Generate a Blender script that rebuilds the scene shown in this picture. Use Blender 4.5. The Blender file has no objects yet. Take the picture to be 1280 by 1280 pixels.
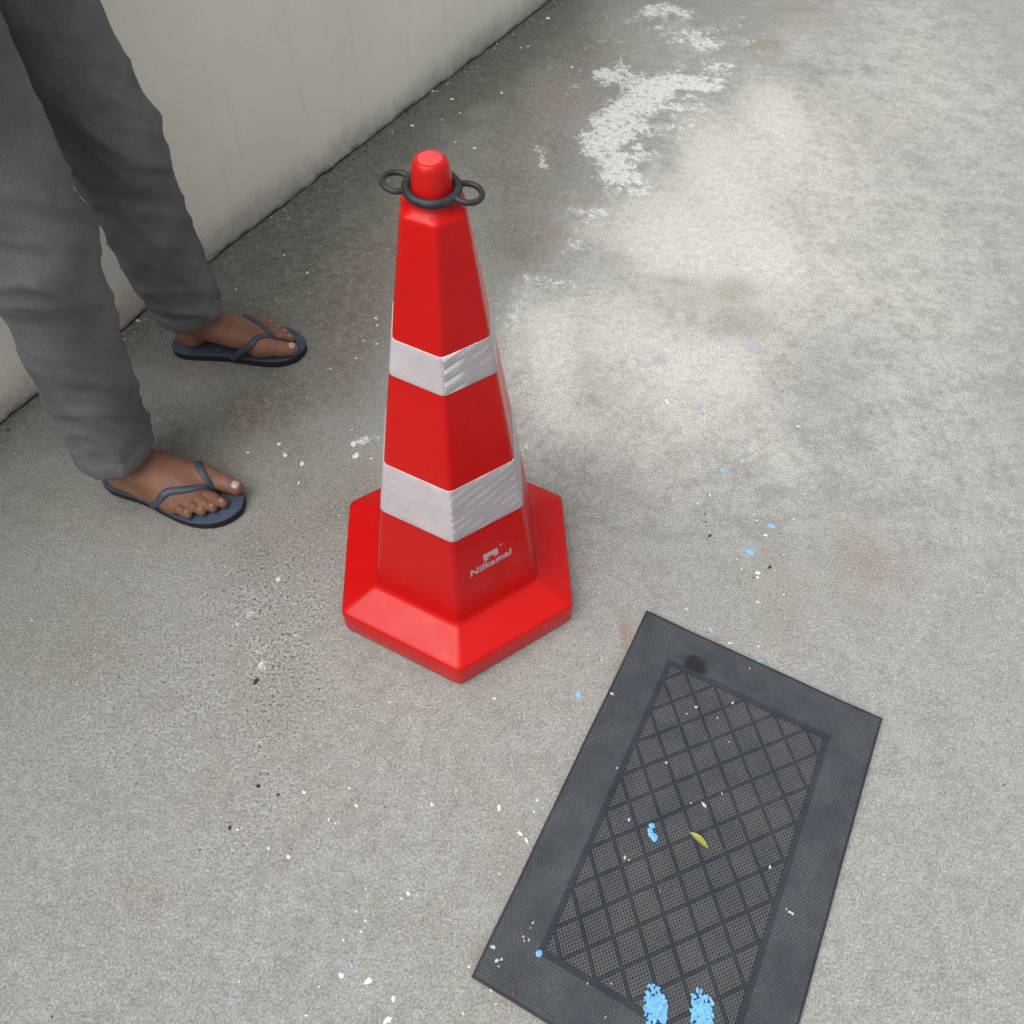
import bpy, bmesh, math, random
import numpy as np
from mathutils import Matrix, Vector

random.seed(7)
rng = np.random.default_rng(11)
scene = bpy.context.scene
COL = scene.collection

# ------------------------------------------------------------------ camera
cam_d = bpy.data.cameras.new('camera')
cam_d.sensor_width = 36.0
cam_d.lens = 36.0 * 993.76 / 1280.0
cam_d.clip_start = 0.02
cam_d.clip_end = 2000.0
cam = bpy.data.objects.new('camera', cam_d)
COL.objects.link(cam)
cam.matrix_world = (Matrix.Translation((0.0870, -0.6613, 1.1743))
                    @ Matrix.Rotation(0.5855, 4, 'X') @ Matrix.Rotation(0.0404, 4, 'Z'))
scene.camera = cam

# ------------------------------------------------------------------ sky, sun, exposure (overcast)
SUN_AZ, SUN_EL = math.radians(214.0), math.radians(62.0)     # measured from +X, counter-clockwise
sun_dir = Vector((math.cos(SUN_AZ) * math.cos(SUN_EL), math.sin(SUN_AZ) * math.cos(SUN_EL), math.sin(SUN_EL)))
world = bpy.data.worlds.new('World')
scene.world = world
world.use_nodes = True
wn = world.node_tree.nodes
wl = world.node_tree.links
wn.clear()
sky = wn.new('ShaderNodeTexSky')
sky.sky_type = 'NISHITA'
sky.sun_disc = False
sky.sun_elevation = SUN_EL
sky.sun_rotation = math.atan2(sun_dir.x, sun_dir.y)
sky.dust_density = 4.0
sky.air_density = 1.0
hs = wn.new('ShaderNodeHueSaturation')
hs.inputs['Saturation'].default_value = 0.16
wb = wn.new('ShaderNodeBackground')
wb.inputs['Strength'].default_value = 0.12
wo = wn.new('ShaderNodeOutputWorld')
wl.new(sky.outputs[0], hs.inputs['Color'])
wl.new(hs.outputs[0], wb.inputs['Color'])
wl.new(wb.outputs[0], wo.inputs['Surface'])

sun_d = bpy.data.lights.new('sun', 'SUN')
sun_d.energy = 1.3
sun_d.angle = math.radians(66.0)
sun_d.color = (1.0, 0.975, 0.94)
sun = bpy.data.objects.new('sun', sun_d)
COL.objects.link(sun)
sun.rotation_euler = sun_dir.to_track_quat('Z', 'Y').to_euler()
sun.location = sun_dir * 8

scene.view_settings.view_transform = 'Standard'
scene.view_settings.look = 'None'
scene.view_settings.gamma = 1.0
scene.view_settings.use_curve_mapping = False
scene.view_settings.exposure = 0.52
scene.render.engine = 'CYCLES'
scene.cycles.use_denoising = True
scene.cycles.max_bounces = 4


# ------------------------------------------------------------------ helpers
def mesh_obj(name, verts, faces, mat=None, parent=None, smooth=False, mats=None, mi=None):
    me = bpy.data.meshes.new(name)
    me.from_pydata([tuple(map(float, v)) for v in verts], [], [tuple(int(i) for i in f) for f in faces])
    for m in (mats or ([mat] if mat else [])):
        me.materials.append(m)
    if mi is not None:
        me.polygons.foreach_set('material_index', np.asarray(mi, dtype=np.int32))
    if smooth:
        me.polygons.foreach_set('use_smooth', np.ones(len(me.polygons), dtype=bool))
    me.update()
    o = bpy.data.objects.new(name, me)
    COL.objects.link(o)
    if parent is not None:
        o.parent = parent
    return o


def tag(o, label=None, category=None, group=None, kind=None):
    if label: o['label'] = label
    if category: o['category'] = category
    if group: o['group'] = group
    if kind: o['kind'] = kind
    return o


def empty(name, loc=(0, 0, 0), rz=0.0):
    o = bpy.data.objects.new(name, None)
    o.empty_display_size = 0.05
    COL.objects.link(o)
    o.location = loc
    o.rotation_euler = (0, 0, rz)
    return o


class NT:
    """small node-tree writer"""
    def __init__(self, name, rough=0.6, spec=0.5):
        self.m = bpy.data.materials.new(name)
        self.m.use_nodes = True
        self.t = self.m.node_tree
        self.t.nodes.clear()
        self.out = self.t.nodes.new('ShaderNodeOutputMaterial')
        self.b = self.t.nodes.new('ShaderNodeBsdfPrincipled')
        self.b.inputs['Roughness'].default_value = rough
        self.b.inputs['Specular IOR Level'].default_value = spec
        self.t.links.new(self.b.outputs[0], self.out.inputs['Surface'])
        self.tc = self.t.nodes.new('ShaderNodeTexCoord')

    def put(self, sock, v):
        if isinstance(v, bpy.types.NodeSocket):
            self.t.links.new(v, sock)
        elif v is not None:
            if isinstance(v, (tuple, list)) and len(v) == 3 and sock.type == 'RGBA':
                v = (*v, 1.0)
            sock.default_value = v

    def n(self, kind, **ins):
        nd = self.t.nodes.new(kind)
        for k, v in ins.items():
            if k in nd.inputs:
                self.put(nd.inputs[k], v)
            else:
                setattr(nd, k, v)
        return nd

    def obj(self): return self.tc.outputs['Object']

    def mapped(self, scale=(1, 1, 1), loc=(0, 0, 0), rot=(0, 0, 0)):
        nd = self.t.nodes.new('ShaderNodeMapping')
        self.put(nd.inputs['Vector'], self.obj())
        nd.inputs['Scale'].default_value = scale
        nd.inputs['Location'].default_value = loc
        nd.inputs['Rotation'].default_value = rot
        return nd.outputs[0]

    def noise(self, scale, detail=4.0, rough=0.55, vec=None, dist=0.0):
        nd = self.n('ShaderNodeTexNoise', Scale=scale, Detail=detail, Roughness=rough, Distortion=dist)
        self.put(nd.inputs['Vector'], vec if vec is not None else self.obj())
        return nd.outputs[0]

    def voro(self, scale, vec=None, feature='F1', rnd=1.0):
        nd = self.t.nodes.new('ShaderNodeTexVoronoi')
        nd.feature = feature
        nd.inputs['Scale'].default_value = scale
        nd.inputs['Randomness'].default_value = rnd
        self.put(nd.inputs['Vector'], vec if vec is not None else self.obj())
        return nd

    def math(self, op, a, b=0.0, c=None, clamp=False):
        nd = self.t.nodes.new('ShaderNodeMath')
        nd.operation = op
        nd.use_clamp = clamp
        self.put(nd.inputs[0], a)
        self.put(nd.inputs[1], b)
        if c is not None: self.put(nd.inputs[2], c)
        return nd.outputs[0]

    def ramp(self, v, lo, hi, a=0.0, b=1.0, smooth=True):
        nd = self.t.nodes.new('ShaderNodeMapRange')
        nd.interpolation_type = 'SMOOTHSTEP' if smooth else 'LINEAR'
        self.put(nd.inputs['Value'], v)
        self.put(nd.inputs['From Min'], lo)
        self.put(nd.inputs['From Max'], hi)
        self.put(nd.inputs['To Min'], a)
        self.put(nd.inputs['To Max'], b)
        return nd.outputs[0]

    def mix(self, f, a, b, mode='MIX'):
        nd = self.t.nodes.new('ShaderNodeMix')
        nd.data_type = 'RGBA'
        nd.blend_type = mode
        self.put(nd.inputs[0], f)
        self.put(nd.inputs[6], a)
        self.put(nd.inputs[7], b)
        return nd.outputs[2]

    def gain(self, col, v):
        """multiply a colour by a grey value"""
        c = self.n('ShaderNodeCombineColor')
        for i in range(3): self.put(c.inputs[i], v)
        return self.mix(1.0, col, c.outputs[0], 'MULTIPLY')

    def color(self, v): self.put(self.b.inputs['Base Color'], v)
    def rough(self, v): self.put(self.b.inputs['Roughness'], v)

    def bump(self, h, dist=0.001, strength=1.0, prev=None):
        nd = self.t.nodes.new('ShaderNodeBump')
        nd.inputs['Distance'].default_value = dist
        nd.inputs['Strength'].default_value = strength
        self.put(nd.inputs['Height'], h)
        if prev is not None: self.put(nd.inputs['Normal'], prev)
        self.put(self.b.inputs['Normal'], nd.outputs[0])
        return nd.outputs[0]


def vnoise(x, y, seed=0):
    """cheap smooth value noise for geometry"""
    r = np.random.default_rng(seed).random((64, 64))
    xi = np.floor(x).astype(int); yi = np.floor(y).astype(int)
    fx = x - xi; fy = y - yi
    fx = fx * fx * (3 - 2 * fx); fy = fy * fy * (3 - 2 * fy)
    g = lambda a, b: r[a % 64, b % 64]
    return (g(xi, yi) * (1 - fx) * (1 - fy) + g(xi + 1, yi) * fx * (1 - fy)
            + g(xi, yi + 1) * (1 - fx) * fy + g(xi + 1, yi + 1) * fx * fy)


# ------------------------------------------------------------------ the setting: concrete yard
# worn patches of the concrete, in metres on the ground: (x, y, half-width, half-depth, amount)
DARK = [(-0.34, 0.357, 0.123, 0.074, 0.6), (-0.434, 0.292, 0.09, 0.082, 0.55), (-0.574, 0.305, 0.136, 0.105, 0.5), (-0.279, 0.1, 0.07, 0.07, 0.25), (-0.369, -0.002, 0.04,
    0.048, 0.35), (-0.195, 1.228, 0.122, 0.185, 0.35), (-0.483, 0.748, 0.193, 0.263, 0.8), (-0.338, 0.84, 0.181, 0.276, 0.75), (-0.437, 0.527, 0.147, 0.147, 0.7),
    (-0.264, 0.584, 0.1, 0.233, 0.6), (-0.402, 0.354, 0.092, 0.085, 0.75), (-0.273, 0.424, 0.095, 0.089, 0.45), (-0.22, 1.091, 0.176, 0.207, 0.5), (-0.138, 1.538, 0.199,
    0.265, 0.8), (0.033, 1.725, 0.186, 0.29, 0.7), (0.047, 1.317, 0.147, 0.235, 0.6), (0.075, 1.046, 0.136, 0.201, 0.55), (0.063, 0.837, 0.091, 0.116, 0.55), (0.218,
    1.74, 0.164, 0.292, 0.5), (0.41, 1.848, 0.144, 0.149, 0.3), (0.303, 1.49, 0.11, 0.168, 0.3), (0.617, 2.014, 0.201, 0.161, 0.2), (0.803, 1.929, 0.124, 0.156, 0.1),
    (0.959, 1.991, 0.201, 0.218, 0.1), (0.172, 1.219, 0.082, 0.145, 0.45), (-0.548, 0.156, 0.157, 0.154, 0.6), (-0.587, -0.158, 0.15, 0.12, 0.35), (-0.436, 0.234, 0.059,
    0.078, 0.35), (-0.32, 0.167, 0.129, 0.112, 0.38), (-0.195, 0.104, 0.084, 0.106, 0.34), (-0.302, 0.001, 0.121, 0.081, 0.3), (-0.345, 0.015, 0.054, 0.083, 0.25),
    (-0.266, -0.185, 0.05, 0.069, 0.18), (-0.284, -0.275, 0.036, 0.077, 0.15), (0.048, -0.198, 0.112, 0.04, 0.12), (0.3, 0.128, 0.043, 0.053, 0.12), (0.001, 0.648, 0.051,
    0.076, 0.3)]
LIME = [(0.522, 1.764, 0.166, 0.193, 0.33), (0.415, 1.946, 0.148, 0.103, 0.33), (0.723, 1.873, 0.122, 0.152, 0.3), (0.311, 1.747, 0.094, 0.142, 0.3), (0.363, 1.377, 0.16,
    0.264, 0.42), (0.497, 1.464, 0.132, 0.166, 0.36), (0.249, 1.026, 0.116, 0.13, 0.3), (-0.307, -0.104, 0.051, 0.044, 0.3), (-0.248, -0.143, 0.051, 0.057, 0.25),
    (-0.315, -0.187, 0.037, 0.069, 0.25), (0.314, 1.336, 0.055, 0.099, 0.95), (0.365, 1.435, 0.061, 0.072, 0.85), (0.419, 1.531, 0.058, 0.075, 0.9), (0.52, 1.576, 0.095,
    0.043, 0.85), (0.324, 1.594, 0.072, 0.052, 0.7), (0.319, 1.154, 0.056, 0.076, 0.85), (0.264, 1.26, 0.05, 0.065, 0.7), (0.376, 1.233, 0.041, 0.05, 0.5), (0.13, 1.171,
    0.016, 0.048, 0.8), (0.117, 1.232, 0.025, 0.021, 0.5), (0.502, 1.994, 0.09, 0.041, 0.7), (0.556, 1.836, 0.072, 0.048, 0.6), (0.595, 1.793, 0.057, 0.038, 0.55),
    (0.627, 1.661, 0.055, 0.045, 0.55), (0.163, 1.616, 0.05, 0.052, 0.4), (0.205, 1.531, 0.049, 0.042, 0.45), (0.205, 0.84, 0.048, 0.051, 0.5), (0.244, 0.979, 0.057,
    0.043, 0.5), (0.348, 1.08, 0.079, 0.046, 0.4), (0.075, 1.908, 0.048, 0.03, 0.5), (0.07, 0.615, 0.048, 0.075, 0.5), (0.101, 0.744, 0.053, 0.043, 0.45), (0.172, 0.709,
    0.088, 0.052, 0.42), (0.108, 0.445, 0.042, 0.08, 0.4), (0.105, 0.262, 0.021, 0.039, 0.3), (-0.179, 0.272, 0.021, 0.016, 0.75), (-0.2, 0.262, 0.015, 0.012, 0.6),
    (-0.351, -0.065, 0.021, 0.011, 0.55), (-0.284, -0.069, 0.013, 0.009, 0.5), (-0.263, -0.028, 0.024, 0.022, 0.4), (-0.367, 0.038, 0.014, 0.016, 0.42), (-0.347, -0.004,
    0.021, 0.022, 0.32), (-0.302, -0.033, 0.021, 0.019, 0.35), (-0.34, 0.234, 0.012, 0.017, 0.5), (-0.192, 0.541, 0.016, 0.033, 0.4), (-0.203, 0.494, 0.032, 0.032, 0.3),
    (-0.162, 1.321, 0.083, 0.06, 0.25), (-0.233, 1.208, 0.061, 0.057, 0.25)]
PALE = [(0.566, 1.111, 0.18, 0.405, 0.82), (0.642, 0.817, 0.147, 0.239, 0.5), (0.393, 0.886, 0.168, 0.215, 0.72), (0.77, 1.407, 0.13, 0.294, 0.6), (0.272, 0.567, 0.185,
    0.174, 0.7), (0.462, 0.464, 0.196, 0.188, 0.6), (0.139, 0.536, 0.083, 0.145, 0.7), (0.885, 1.839, 0.097, 0.15, 0.35), (0.526, 1.81, 0.191, 0.198, 0.35), (0.314, 1.84,
    0.144, 0.148, 0.25), (0.956, 0.921, 0.248, 0.732, 0.4), (1.214, 1.728, 0.286, 0.644, 0.35), (0.353, 0.275, 0.182, 0.163, 0.35), (0.565, 0.286, 0.122, 0.166, 0.28),
    (0.81, 0.298, 0.201, 0.263, 0.2), (0.172, 0.344, 0.077, 0.126, 0.45), (-0.227, -0.542, 0.084, 0.08, 0.12), (-0.045, -0.265, 0.096, 0.077, 0.15), (-0.248, -0.39,
    0.068, 0.069, 0.1)]
ROUGH = [(-0.307, -0.104, 0.064, 0.059, 1.0), (-0.362, -0.033, 0.053, 0.063, 0.8), (-0.266, -0.185, 0.062, 0.084, 1.0), (-0.257, -0.345, 0.058, 0.085, 0.6), (-0.269,
    -0.028, 0.12, 0.113, 0.7), (-0.192, 0.087, 0.07, 0.105, 0.5), (-0.265, -0.25, 0.06, 0.065, 0.8), (-0.273, -0.434, 0.044, 0.055, 0.5), (-0.205, -0.247, 0.073, 0.065,
    0.4), (0.214, 0.057, 0.056, 0.101, 0.3), (-0.444, -0.219, 0.147, 0.172, 0.6), (-0.325, 0.758, 0.212, 0.359, 0.35), (0.019, 1.011, 0.154, 0.268, 0.4)]
OLIVE = [(0.544, 0.721, 0.092, 0.053, 0.7), (0.437, 0.746, 0.082, 0.024, 0.62), (0.562, 0.612, 0.086, 0.05, 0.62), (0.305, 0.81, 0.036, 0.039, 0.5), (0.387, 1.357, 0.047,
    0.053, 0.55), (0.492, 1.512, 0.08, 0.029, 0.6), (0.347, 1.064, 0.043, 0.039, 0.4), (0.238, 0.553, 0.083, 0.019, 0.4), (0.361, 0.526, 0.043, 0.018, 0.4), (0.172,
    0.696, 0.045, 0.026, 0.4), (0.288, -0.12, 0.078, 0.028, 0.2), (-0.072, -0.241, 0.097, 0.039, 0.2), (-0.031, -0.403, 0.068, 0.067, 0.2), (-0.088, -0.356, 0.023, 0.023,
    0.2), (-0.122, -0.275, 0.01, 0.01, 0.4), (-0.093, -0.267, 0.012, 0.006, 0.5), (0.449, -0.363, 0.012, 0.011, 0)]
RUST = [(0.279, -0.113, 0.01, 0.043, 0.8), (0.26, -0.176, 0.011, 0.027, 0.6), (0.236, -0.229, 0.01, 0.026, 0.35), (0.153, 0.899, 0.048, 0.041, 0.45), (0.239, 1.004,
    0.015, 0.016, 0.6), (0.532, 0.009, 0.069, 0.065, 0.25), (0.545, -0.08, 0.04, 0.045, 0.28), (0.773, 1.807, 0.072, 0.048, 0.5), (0.918, 2.039, 0.101, 0.054, 0.4),
    (0.697, 0.048, 0.084, 0.103, 0.4), (-0.23, 1.174, 0.08, 0.091, 0.7), (-0.217, 1.451, 0.086, 0.106, 0.5), (-0.057, 1.673, 0.091, 0.09, 0.5), (0.15, 1.478, 0.087,
    0.082, 0.5), (0.107, -0.481, 0.022, 0.062, 0.35), (0.069, -0.568, 0.021, 0.028, 0.45), (0.112, -0.624, 0.03, 0.01, 0.45), (-0.248, 0.71, 0.104, 0.253, 0.45), (-0.271,
    0.513, 0.082, 0.119, 0.35), (-0.409, 0.313, 0.061, 0.062, 0.5), (0.081, -0.388, 0.023, 0.056, 0.25), (-0.178, 0.192, 0.029, 0.037, 0.4), (-0.287, 0.066, 0.083, 0.068,
    0.35), (0.421, -0.114, 0.013, 0.007, 0.7)]
WHITE = [(0.502, 0.5475, 0.0042), (0.6322, 0.3421, 0.0039), (0.5329, 0.0902, 0.005), (0.5084, 0.0137, 0.0055), (0.5071, 0.0044, 0.0044), (0.3827, 0.392, 0.0071), (0.3728,
    0.4082, 0.0032), (0.4431, 0.1712, 0.0032), (0.4196, 0.1525, 0.0026), (0.5128, 0.2528, 0.0027), (0.5407, 0.2712, 0.0023), (0.5879, 0.1264, 0.0029), (0.5594, 0.0524,
    0.0022), (0.5459, -0.0258, 0.0024), (0.502, -0.0428, 0.0024), (0.482, 0.0203, 0.0022), (0.4761, 0.0389, 0.0021), (0.5215, 0.1198, 0.0023), (0.5379, 0.0198, 0.0018),
    (0.3905, 0.5644, 0.0034), (0.3753, 0.1573, 0.0019), (-0.1938, -0.3767, 0.0039), (-0.1524, -0.4133, 0.0031), (-0.1428, -0.4172, 0.002), (-0.1992, -0.4632, 0.0049),
    (-0.0726, -0.6062, 0.0066), (-0.037, -0.624, 0.005), (-0.0413, -0.6462, 0.0069), (-0.2766, -0.4308, 0.0035), (-0.0839, -0.5375, 0.0025), (-0.0884, -0.5507, 0.0031),
    (-0.0981, -0.5266, 0.0021), (-0.1161, -0.5405, 0.0016), (-0.1323, -0.6135, 0.002), (-0.2339, -0.6118, 0.002), (-0.143, -0.6446, 0.0025), (-0.106, -0.6003, 0.0051),
    (0.0514, -0.6363, 0.0028), (-0.076, -0.633, 0.0016), (-0.0757, -0.1939, 0.0019), (-0.1298, -0.3686, 0.0026), (-0.1172, -0.3924, 0.0045), (-0.0098, -0.3871, 0.0039),
    (0.0227, -0.3648, 0.0023), (-0.0317, -0.5029, 0.0037), (-0.0396, -0.5091, 0.0028), (-0.271, -0.3084, 0.0021), (-0.2286, -0.453, 0.0033), (-0.2054, 0.2276, 0.0096),
    (-0.2138, 0.2554, 0.0089), (-0.3007, 0.2061, 0.0066), (-0.2998, 0.161, 0.0043), (-0.3199, 0.3648, 0.0028), (-0.3477, -0.1199, 0.0038), (-0.2218, 0.2896, 0.003),
    (-0.1767, 0.2234, 0.0037), (-0.3515, 0.2483, 0.0052), (-0.3362, 0.2228, 0.0073), (-0.4046, 0.2249, 0.0044), (-0.1383, 1.5466, 0.0088), (-0.1194, 1.4426, 0.0069),
    (-0.2135, 1.3098, 0.0075), (-0.0458, 1.221, 0.0065), (0.0126, 1.4843, 0.0065), (0.0582, 1.727, 0.0051), (0.0788, 1.7377, 0.0051), (0.1353, 1.9081, 0.0097), (-0.1744,
    1.4784, 0.0087), (-0.0961, 1.2422, 0.0051), (-0.137, 1.3413, 0.0038), (-0.0934, 1.3785, 0.0042), (0.5172, 0.8677, 0.0056), (0.108, 0.4451, 0.0024), (-0.2151, 0.5914,
    0.0059), (-0.2039, 0.5169, 0.0042), (-0.2328, 0.5244, 0.0036), (-0.3833, 0.725, 0.0052), (-0.4449, 0.7802, 0.0035), (-0.5255, 0.6621, 0.0037), (-0.3665, 0.6589,
    0.0027), (-0.2405, 0.4742, 0.0032), (-0.2872, 0.4429, 0.0032), (-0.209, 0.5702, 0.005), (0.2508, 1.1157, 0.004), (0.2056, 1.6323, 0.0068), (0.0716, -0.2265, 0.0037),
    (0.1402, -0.3747, 0.0034), (0.136, -0.3913, 0.0028), (0.0895, -0.4737, 0.0024), (0.0858, -0.3878, 0.0051), (0.1163, -0.4211, 0.0056), (0.1255, -0.4292, 0.0045),
    (0.0552, -0.5849, 0.0031), (0.0919, -0.6247, 0.0024), (0.0852, -0.6103, 0.0026), (0.4456, -0.1583, 0.0025), (0.3808, -0.06, 0.0027), (0.4995, -0.0414, 0.0029),
    (0.4452, -0.1186, 0.0039), (0.4911, -0.1221, 0.0026)]
BLUE = [(0.5702, 0.549, 0.0075), (0.4441, 0.3767, 0.0063), (0.4744, 0.2305, 0.0063), (0.5458, 0.1108, 0.0071), (0.5016, 0.0545, 0.0084), (0.4167, -0.0959, 0.0052),
    (0.2006, -0.2147, 0.0062), (-0.0955, -0.5884, 0.0041), (0.4887, -0.1483, 0.0051), (0.3994, -0.1522, 0.0038), (0.102, -0.3263, 0.0035), (0.4853, -0.1362, 0.0026),
    (0.5138, 0.2967, 0.0046)]
FADED = [(0.1146, 0.8911, 0.013), (-0.1969, -0.6192, 0.012), (-0.2351, -0.6334, 0.0099), (-0.229, -0.6203, 0.008), (-0.3206, -0.2985, 0.0106), (-0.2691, -0.2534, 0.0096),
    (0.3779, 0.5041, 0.023), (-0.2788, 0.0997, 0.0098), (-0.3423, -0.0617, 0.017), (-0.2854, -0.0695, 0.0117), (0.4974, 0.0543, 0.0223), (0.1309, -0.1811, 0.01), (0.053,
    -0.483, 0.0173), (0.0665, -0.5311, 0.0106)]
BLACK = [(-0.2967, -0.2151, 0.0061), (0.434, 0.0838, 0.0045), (0.5306, 0.0257, 0.0044), (0.4299, 0.112, 0.0023), (0.4301, 0.1289, 0.002), (-0.2293, -0.3825, 0.0029),
    (-0.2601, -0.3715, 0.004), (-0.2881, -0.4292, 0.0033)]
MATW = [(0.1564, 0.0065, 0.0032), (0.1154, 0.1286, 0.0029), (0.1318, 0.1195, 0.0018), (0.0821, 0.1758, 0.0025), (0.1156, 0.1632, 0.0017), (0.1419, 0.1914, 0.0018),
    (0.215, 0.1195, 0.0024), (0.2565, 0.0589, 0.0021), (0.2185, 0.2065, 0.0017), (0.2455, 0.1892, 0.004), (0.252, 0.1714, 0.0014), (0.0169, 0.1816, 0.0018), (0.3146,
    0.1023, 0.0023), (0.3629, 0.1172, 0.0029), (0.3634, 0.123, 0.0018), (0.2814, 0.2978, 0.0033), (0.3801, 0.1752, 0.0013), (0.3226, 0.3399, 0.0032), (0.3209, 0.3327,
    0.0017), (0.5084, 0.1604, 0.0016), (0.4934, 0.0412, 0.0019), (0.5141, 0.0376, 0.0019), (0.5177, 0.0409, 0.0017), (0.5141, 0.0457, 0.0019), (0.5541, 0.0204, 0.0035),
    (0.5492, 0.0245, 0.0021), (0.5585, 0.0245, 0.0018), (0.5428, 0.0072, 0.0033), (0.5225, 0.1333, 0.0018), (0.5005, 0.0412, 0.0015), (0.5456, 0.1679, 0.0018)]
MATB = [(0.3068, 0.134, 0.0045), (0.3138, 0.1344, 0.0039), (0.3182, 0.1374, 0.0045), (0.32, 0.1429, 0.0056), (0.5217, 0.0638, 0.0045)]
WALL_A = np.array([-0.580, 0.783])
WALL_T = np.array([0.50461, 0.86335])
WALL_N = np.array([0.86335, -0.50461])


def axis(lo, hi, step, far):
    mid = list(np.arange(lo, hi + 1e-6, step))
    out, s, g = [], step, 1.35
    v = hi
    while v < far:
        s *= g; v += s; out.append(v)
    inn, s, v = [], step, lo
    while v > -far:
        s *= g; v -= s; inn.append(v)
    return np.array(inn[::-1] + mid + out)


def blob_sum(X, Y, blobs, seed, wob=0.5):
    f = np.zeros_like(X)
    for i, (bx, by, rx, ry, a) in enumerate(blobs):
        u = (X - bx) / rx; v = (Y - by) / ry
        w = 1 + wob * (vnoise(X / max(rx, .03) * 1.6 + 7 * i, Y / max(ry, .03) * 1.6 + 3 * i, seed) - .5) * 2
        f = np.maximum(f, f * 0.55 + a * np.exp(-(u * u + v * v) * 0.75 / np.maximum(w, .25)))
    return np.clip(f, 0, 1)


def build_ground():
    xs = axis(-1.9, 2.1, 0.0125, 420); ys = axis(-1.0, 2.7, 0.0125, 420)
    X, Y = np.meshgrid(xs, ys)
    nx, ny = len(xs), len(ys)
    V = np.stack([X.ravel(), Y.ravel(), np.zeros(X.size)], 1)
    idx = np.arange(nx * ny).reshape(ny, nx)
    F = np.stack([idx[:-1, :-1].ravel(), idx[:-1, 1:].ravel(), idx[1:, 1:].ravel(), idx[1:, :-1].ravel()], 1)
    me = bpy.data.meshes.new('ground')
    me.vertices.add(len(V)); me.vertices.foreach_set('co', V.ravel())
    me.loops.add(F.size); me.loops.foreach_set('vertex_index', F.ravel().astype(np.int32))
    me.polygons.add(len(F)); me.polygons.foreach_set('loop_start', np.arange(0, F.size, 4, dtype=np.int32))
    me.update(calc_edges=True)
    wd = (X - WALL_A[0]) * WALL_N[0] + (Y - WALL_A[1]) * WALL_N[1]
    dark = blob_sum(X, Y, DARK, 3)
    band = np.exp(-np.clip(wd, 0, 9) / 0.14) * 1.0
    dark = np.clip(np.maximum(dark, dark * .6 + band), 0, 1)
    lime = blob_sum(X, Y, LIME, 5, .35); pale = blob_sum(X, Y, PALE, 9)
    rough = blob_sum(X, Y, ROUGH, 13); olive = blob_sum(X, Y, OLIVE, 17, .9); rust = blob_sum(X, Y, RUST, 21)
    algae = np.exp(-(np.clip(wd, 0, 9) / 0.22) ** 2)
    for nm, ch in (('wear', (dark, lime, pale, rough)), ('tint', (olive, rust, algae, blob_sum(X, Y, [(a, b, r * .8, r * .8, .8) for a, b, r in FADED], 23, .3)))):
        at = me.attributes.new(nm, 'FLOAT_COLOR', 'POINT')
        at.data.foreach_set('color', np.stack([c.ravel() for c in ch], 1).astype(np.float32).ravel())
    o = bpy.data.objects.new('ground', me)
    COL.objects.link(o)
    tag(o, 'stained grey concrete yard floor with lime patches and paint flecks', kind='structure')
    # material
    m = NT('weathered_concrete', 0.85, 0.3)
    a1 = m.n('ShaderNodeAttribute', attribute_name='wear'); a2 = m.n('ShaderNodeAttribute', attribute_name='tint')
    s1 = m.n('ShaderNodeSeparateColor'); m.put(s1.inputs[0], a1.outputs['Color'])
    s2 = m.n('ShaderNodeSeparateColor'); m.put(s2.inputs[0], a2.outputs['Color'])
    dk, lm, pl = s1.outputs[0], s1.outputs[1], s1.outputs[2]
    rg = a1.outputs['Alpha']
    ol, ru, al = s2.outputs[0], s2.outputs[1], s2.outputs[2]
    n_big = m.noise(3.2, 3, .6)
    n_med = m.noise(14, 4, .62)
    n_sml = m.noise(62, 3, .62)
    n_fin = m.noise(300, 1, .6)
    n_grn = m.noise(800, 0, .6)
    n_flk = m.noise(30, 5, .85, dist=.6)
    base = m.mix(m.ramp(m.math('ADD', m.math('MULTIPLY', n_med, .5), m.math('MULTIPLY', n_flk, .5)), .34, .66), C_MID_A, C_MID_B)
    base = m.mix(m.math('MULTIPLY', m.ramp(n_big, .35, .7), .35), base, C_MID_C)
    # sun-bleached, cleaner cement
    pf = m.ramp(m.math('ADD', pl, m.math('ADD', m.math('MULTIPLY', m.math('SUBTRACT', n_med, .5), .45), m.math('MULTIPLY', m.math('SUBTRACT', n_flk, .5), .75))), .08, .95)
    base = m.mix(pf, base, C_PALE)
    # brown tint
    rf = m.ramp(m.math('ADD', ru, m.math('MULTIPLY', m.math('SUBTRACT', n_sml, .5), .9)), .1, .8)
    base = m.mix(m.math('MULTIPLY', rf, .75), base, m.mix(pf, C_RUST, C_RUST_P))
    # damp, algae-darkened cement
    dn = m.math('ADD', m.math('ADD', m.math('MULTIPLY', m.math('SUBTRACT', n_med, .5), .95), m.math('MULTIPLY', m.math('SUBTRACT', n_big, .5), .4)), m.math('ADD', m.math('MULTIPLY', m.math('SUBTRACT', n_sml, .5), .5), m.math('MULTIPLY', m.math('SUBTRACT', n_flk, .5), 1.0)))
    df = m.ramp(m.math('ADD', dk, dn), .02, 1.05)
    dcol = m.mix(m.ramp(m.math('ADD', al, m.math('MULTIPLY', m.math('SUBTRACT', n_med, .5), .8)), .25, .8), m.mix(m.ramp(ru, .1, .6), C_DARK, C_DARKB), C_ALGAE)
    # the stain itself is uneven: blackened hollows, brown sand rubbed clean on the high spots
    mott = m.math('ADD', m.math('MULTIPLY', n_flk, .55), m.math('MULTIPLY', n_sml, .45))
    dcol = m.gain(dcol, m.ramp(mott, .34, .64, .62, 1.50, False))
    dcol = m.mix(m.ramp(m.math('ADD', n_med, m.math('MULTIPLY', m.math('SUBTRACT', n_flk, .5), .8)), .52, .74, 0, .5), dcol, C_DARKB)
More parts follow.
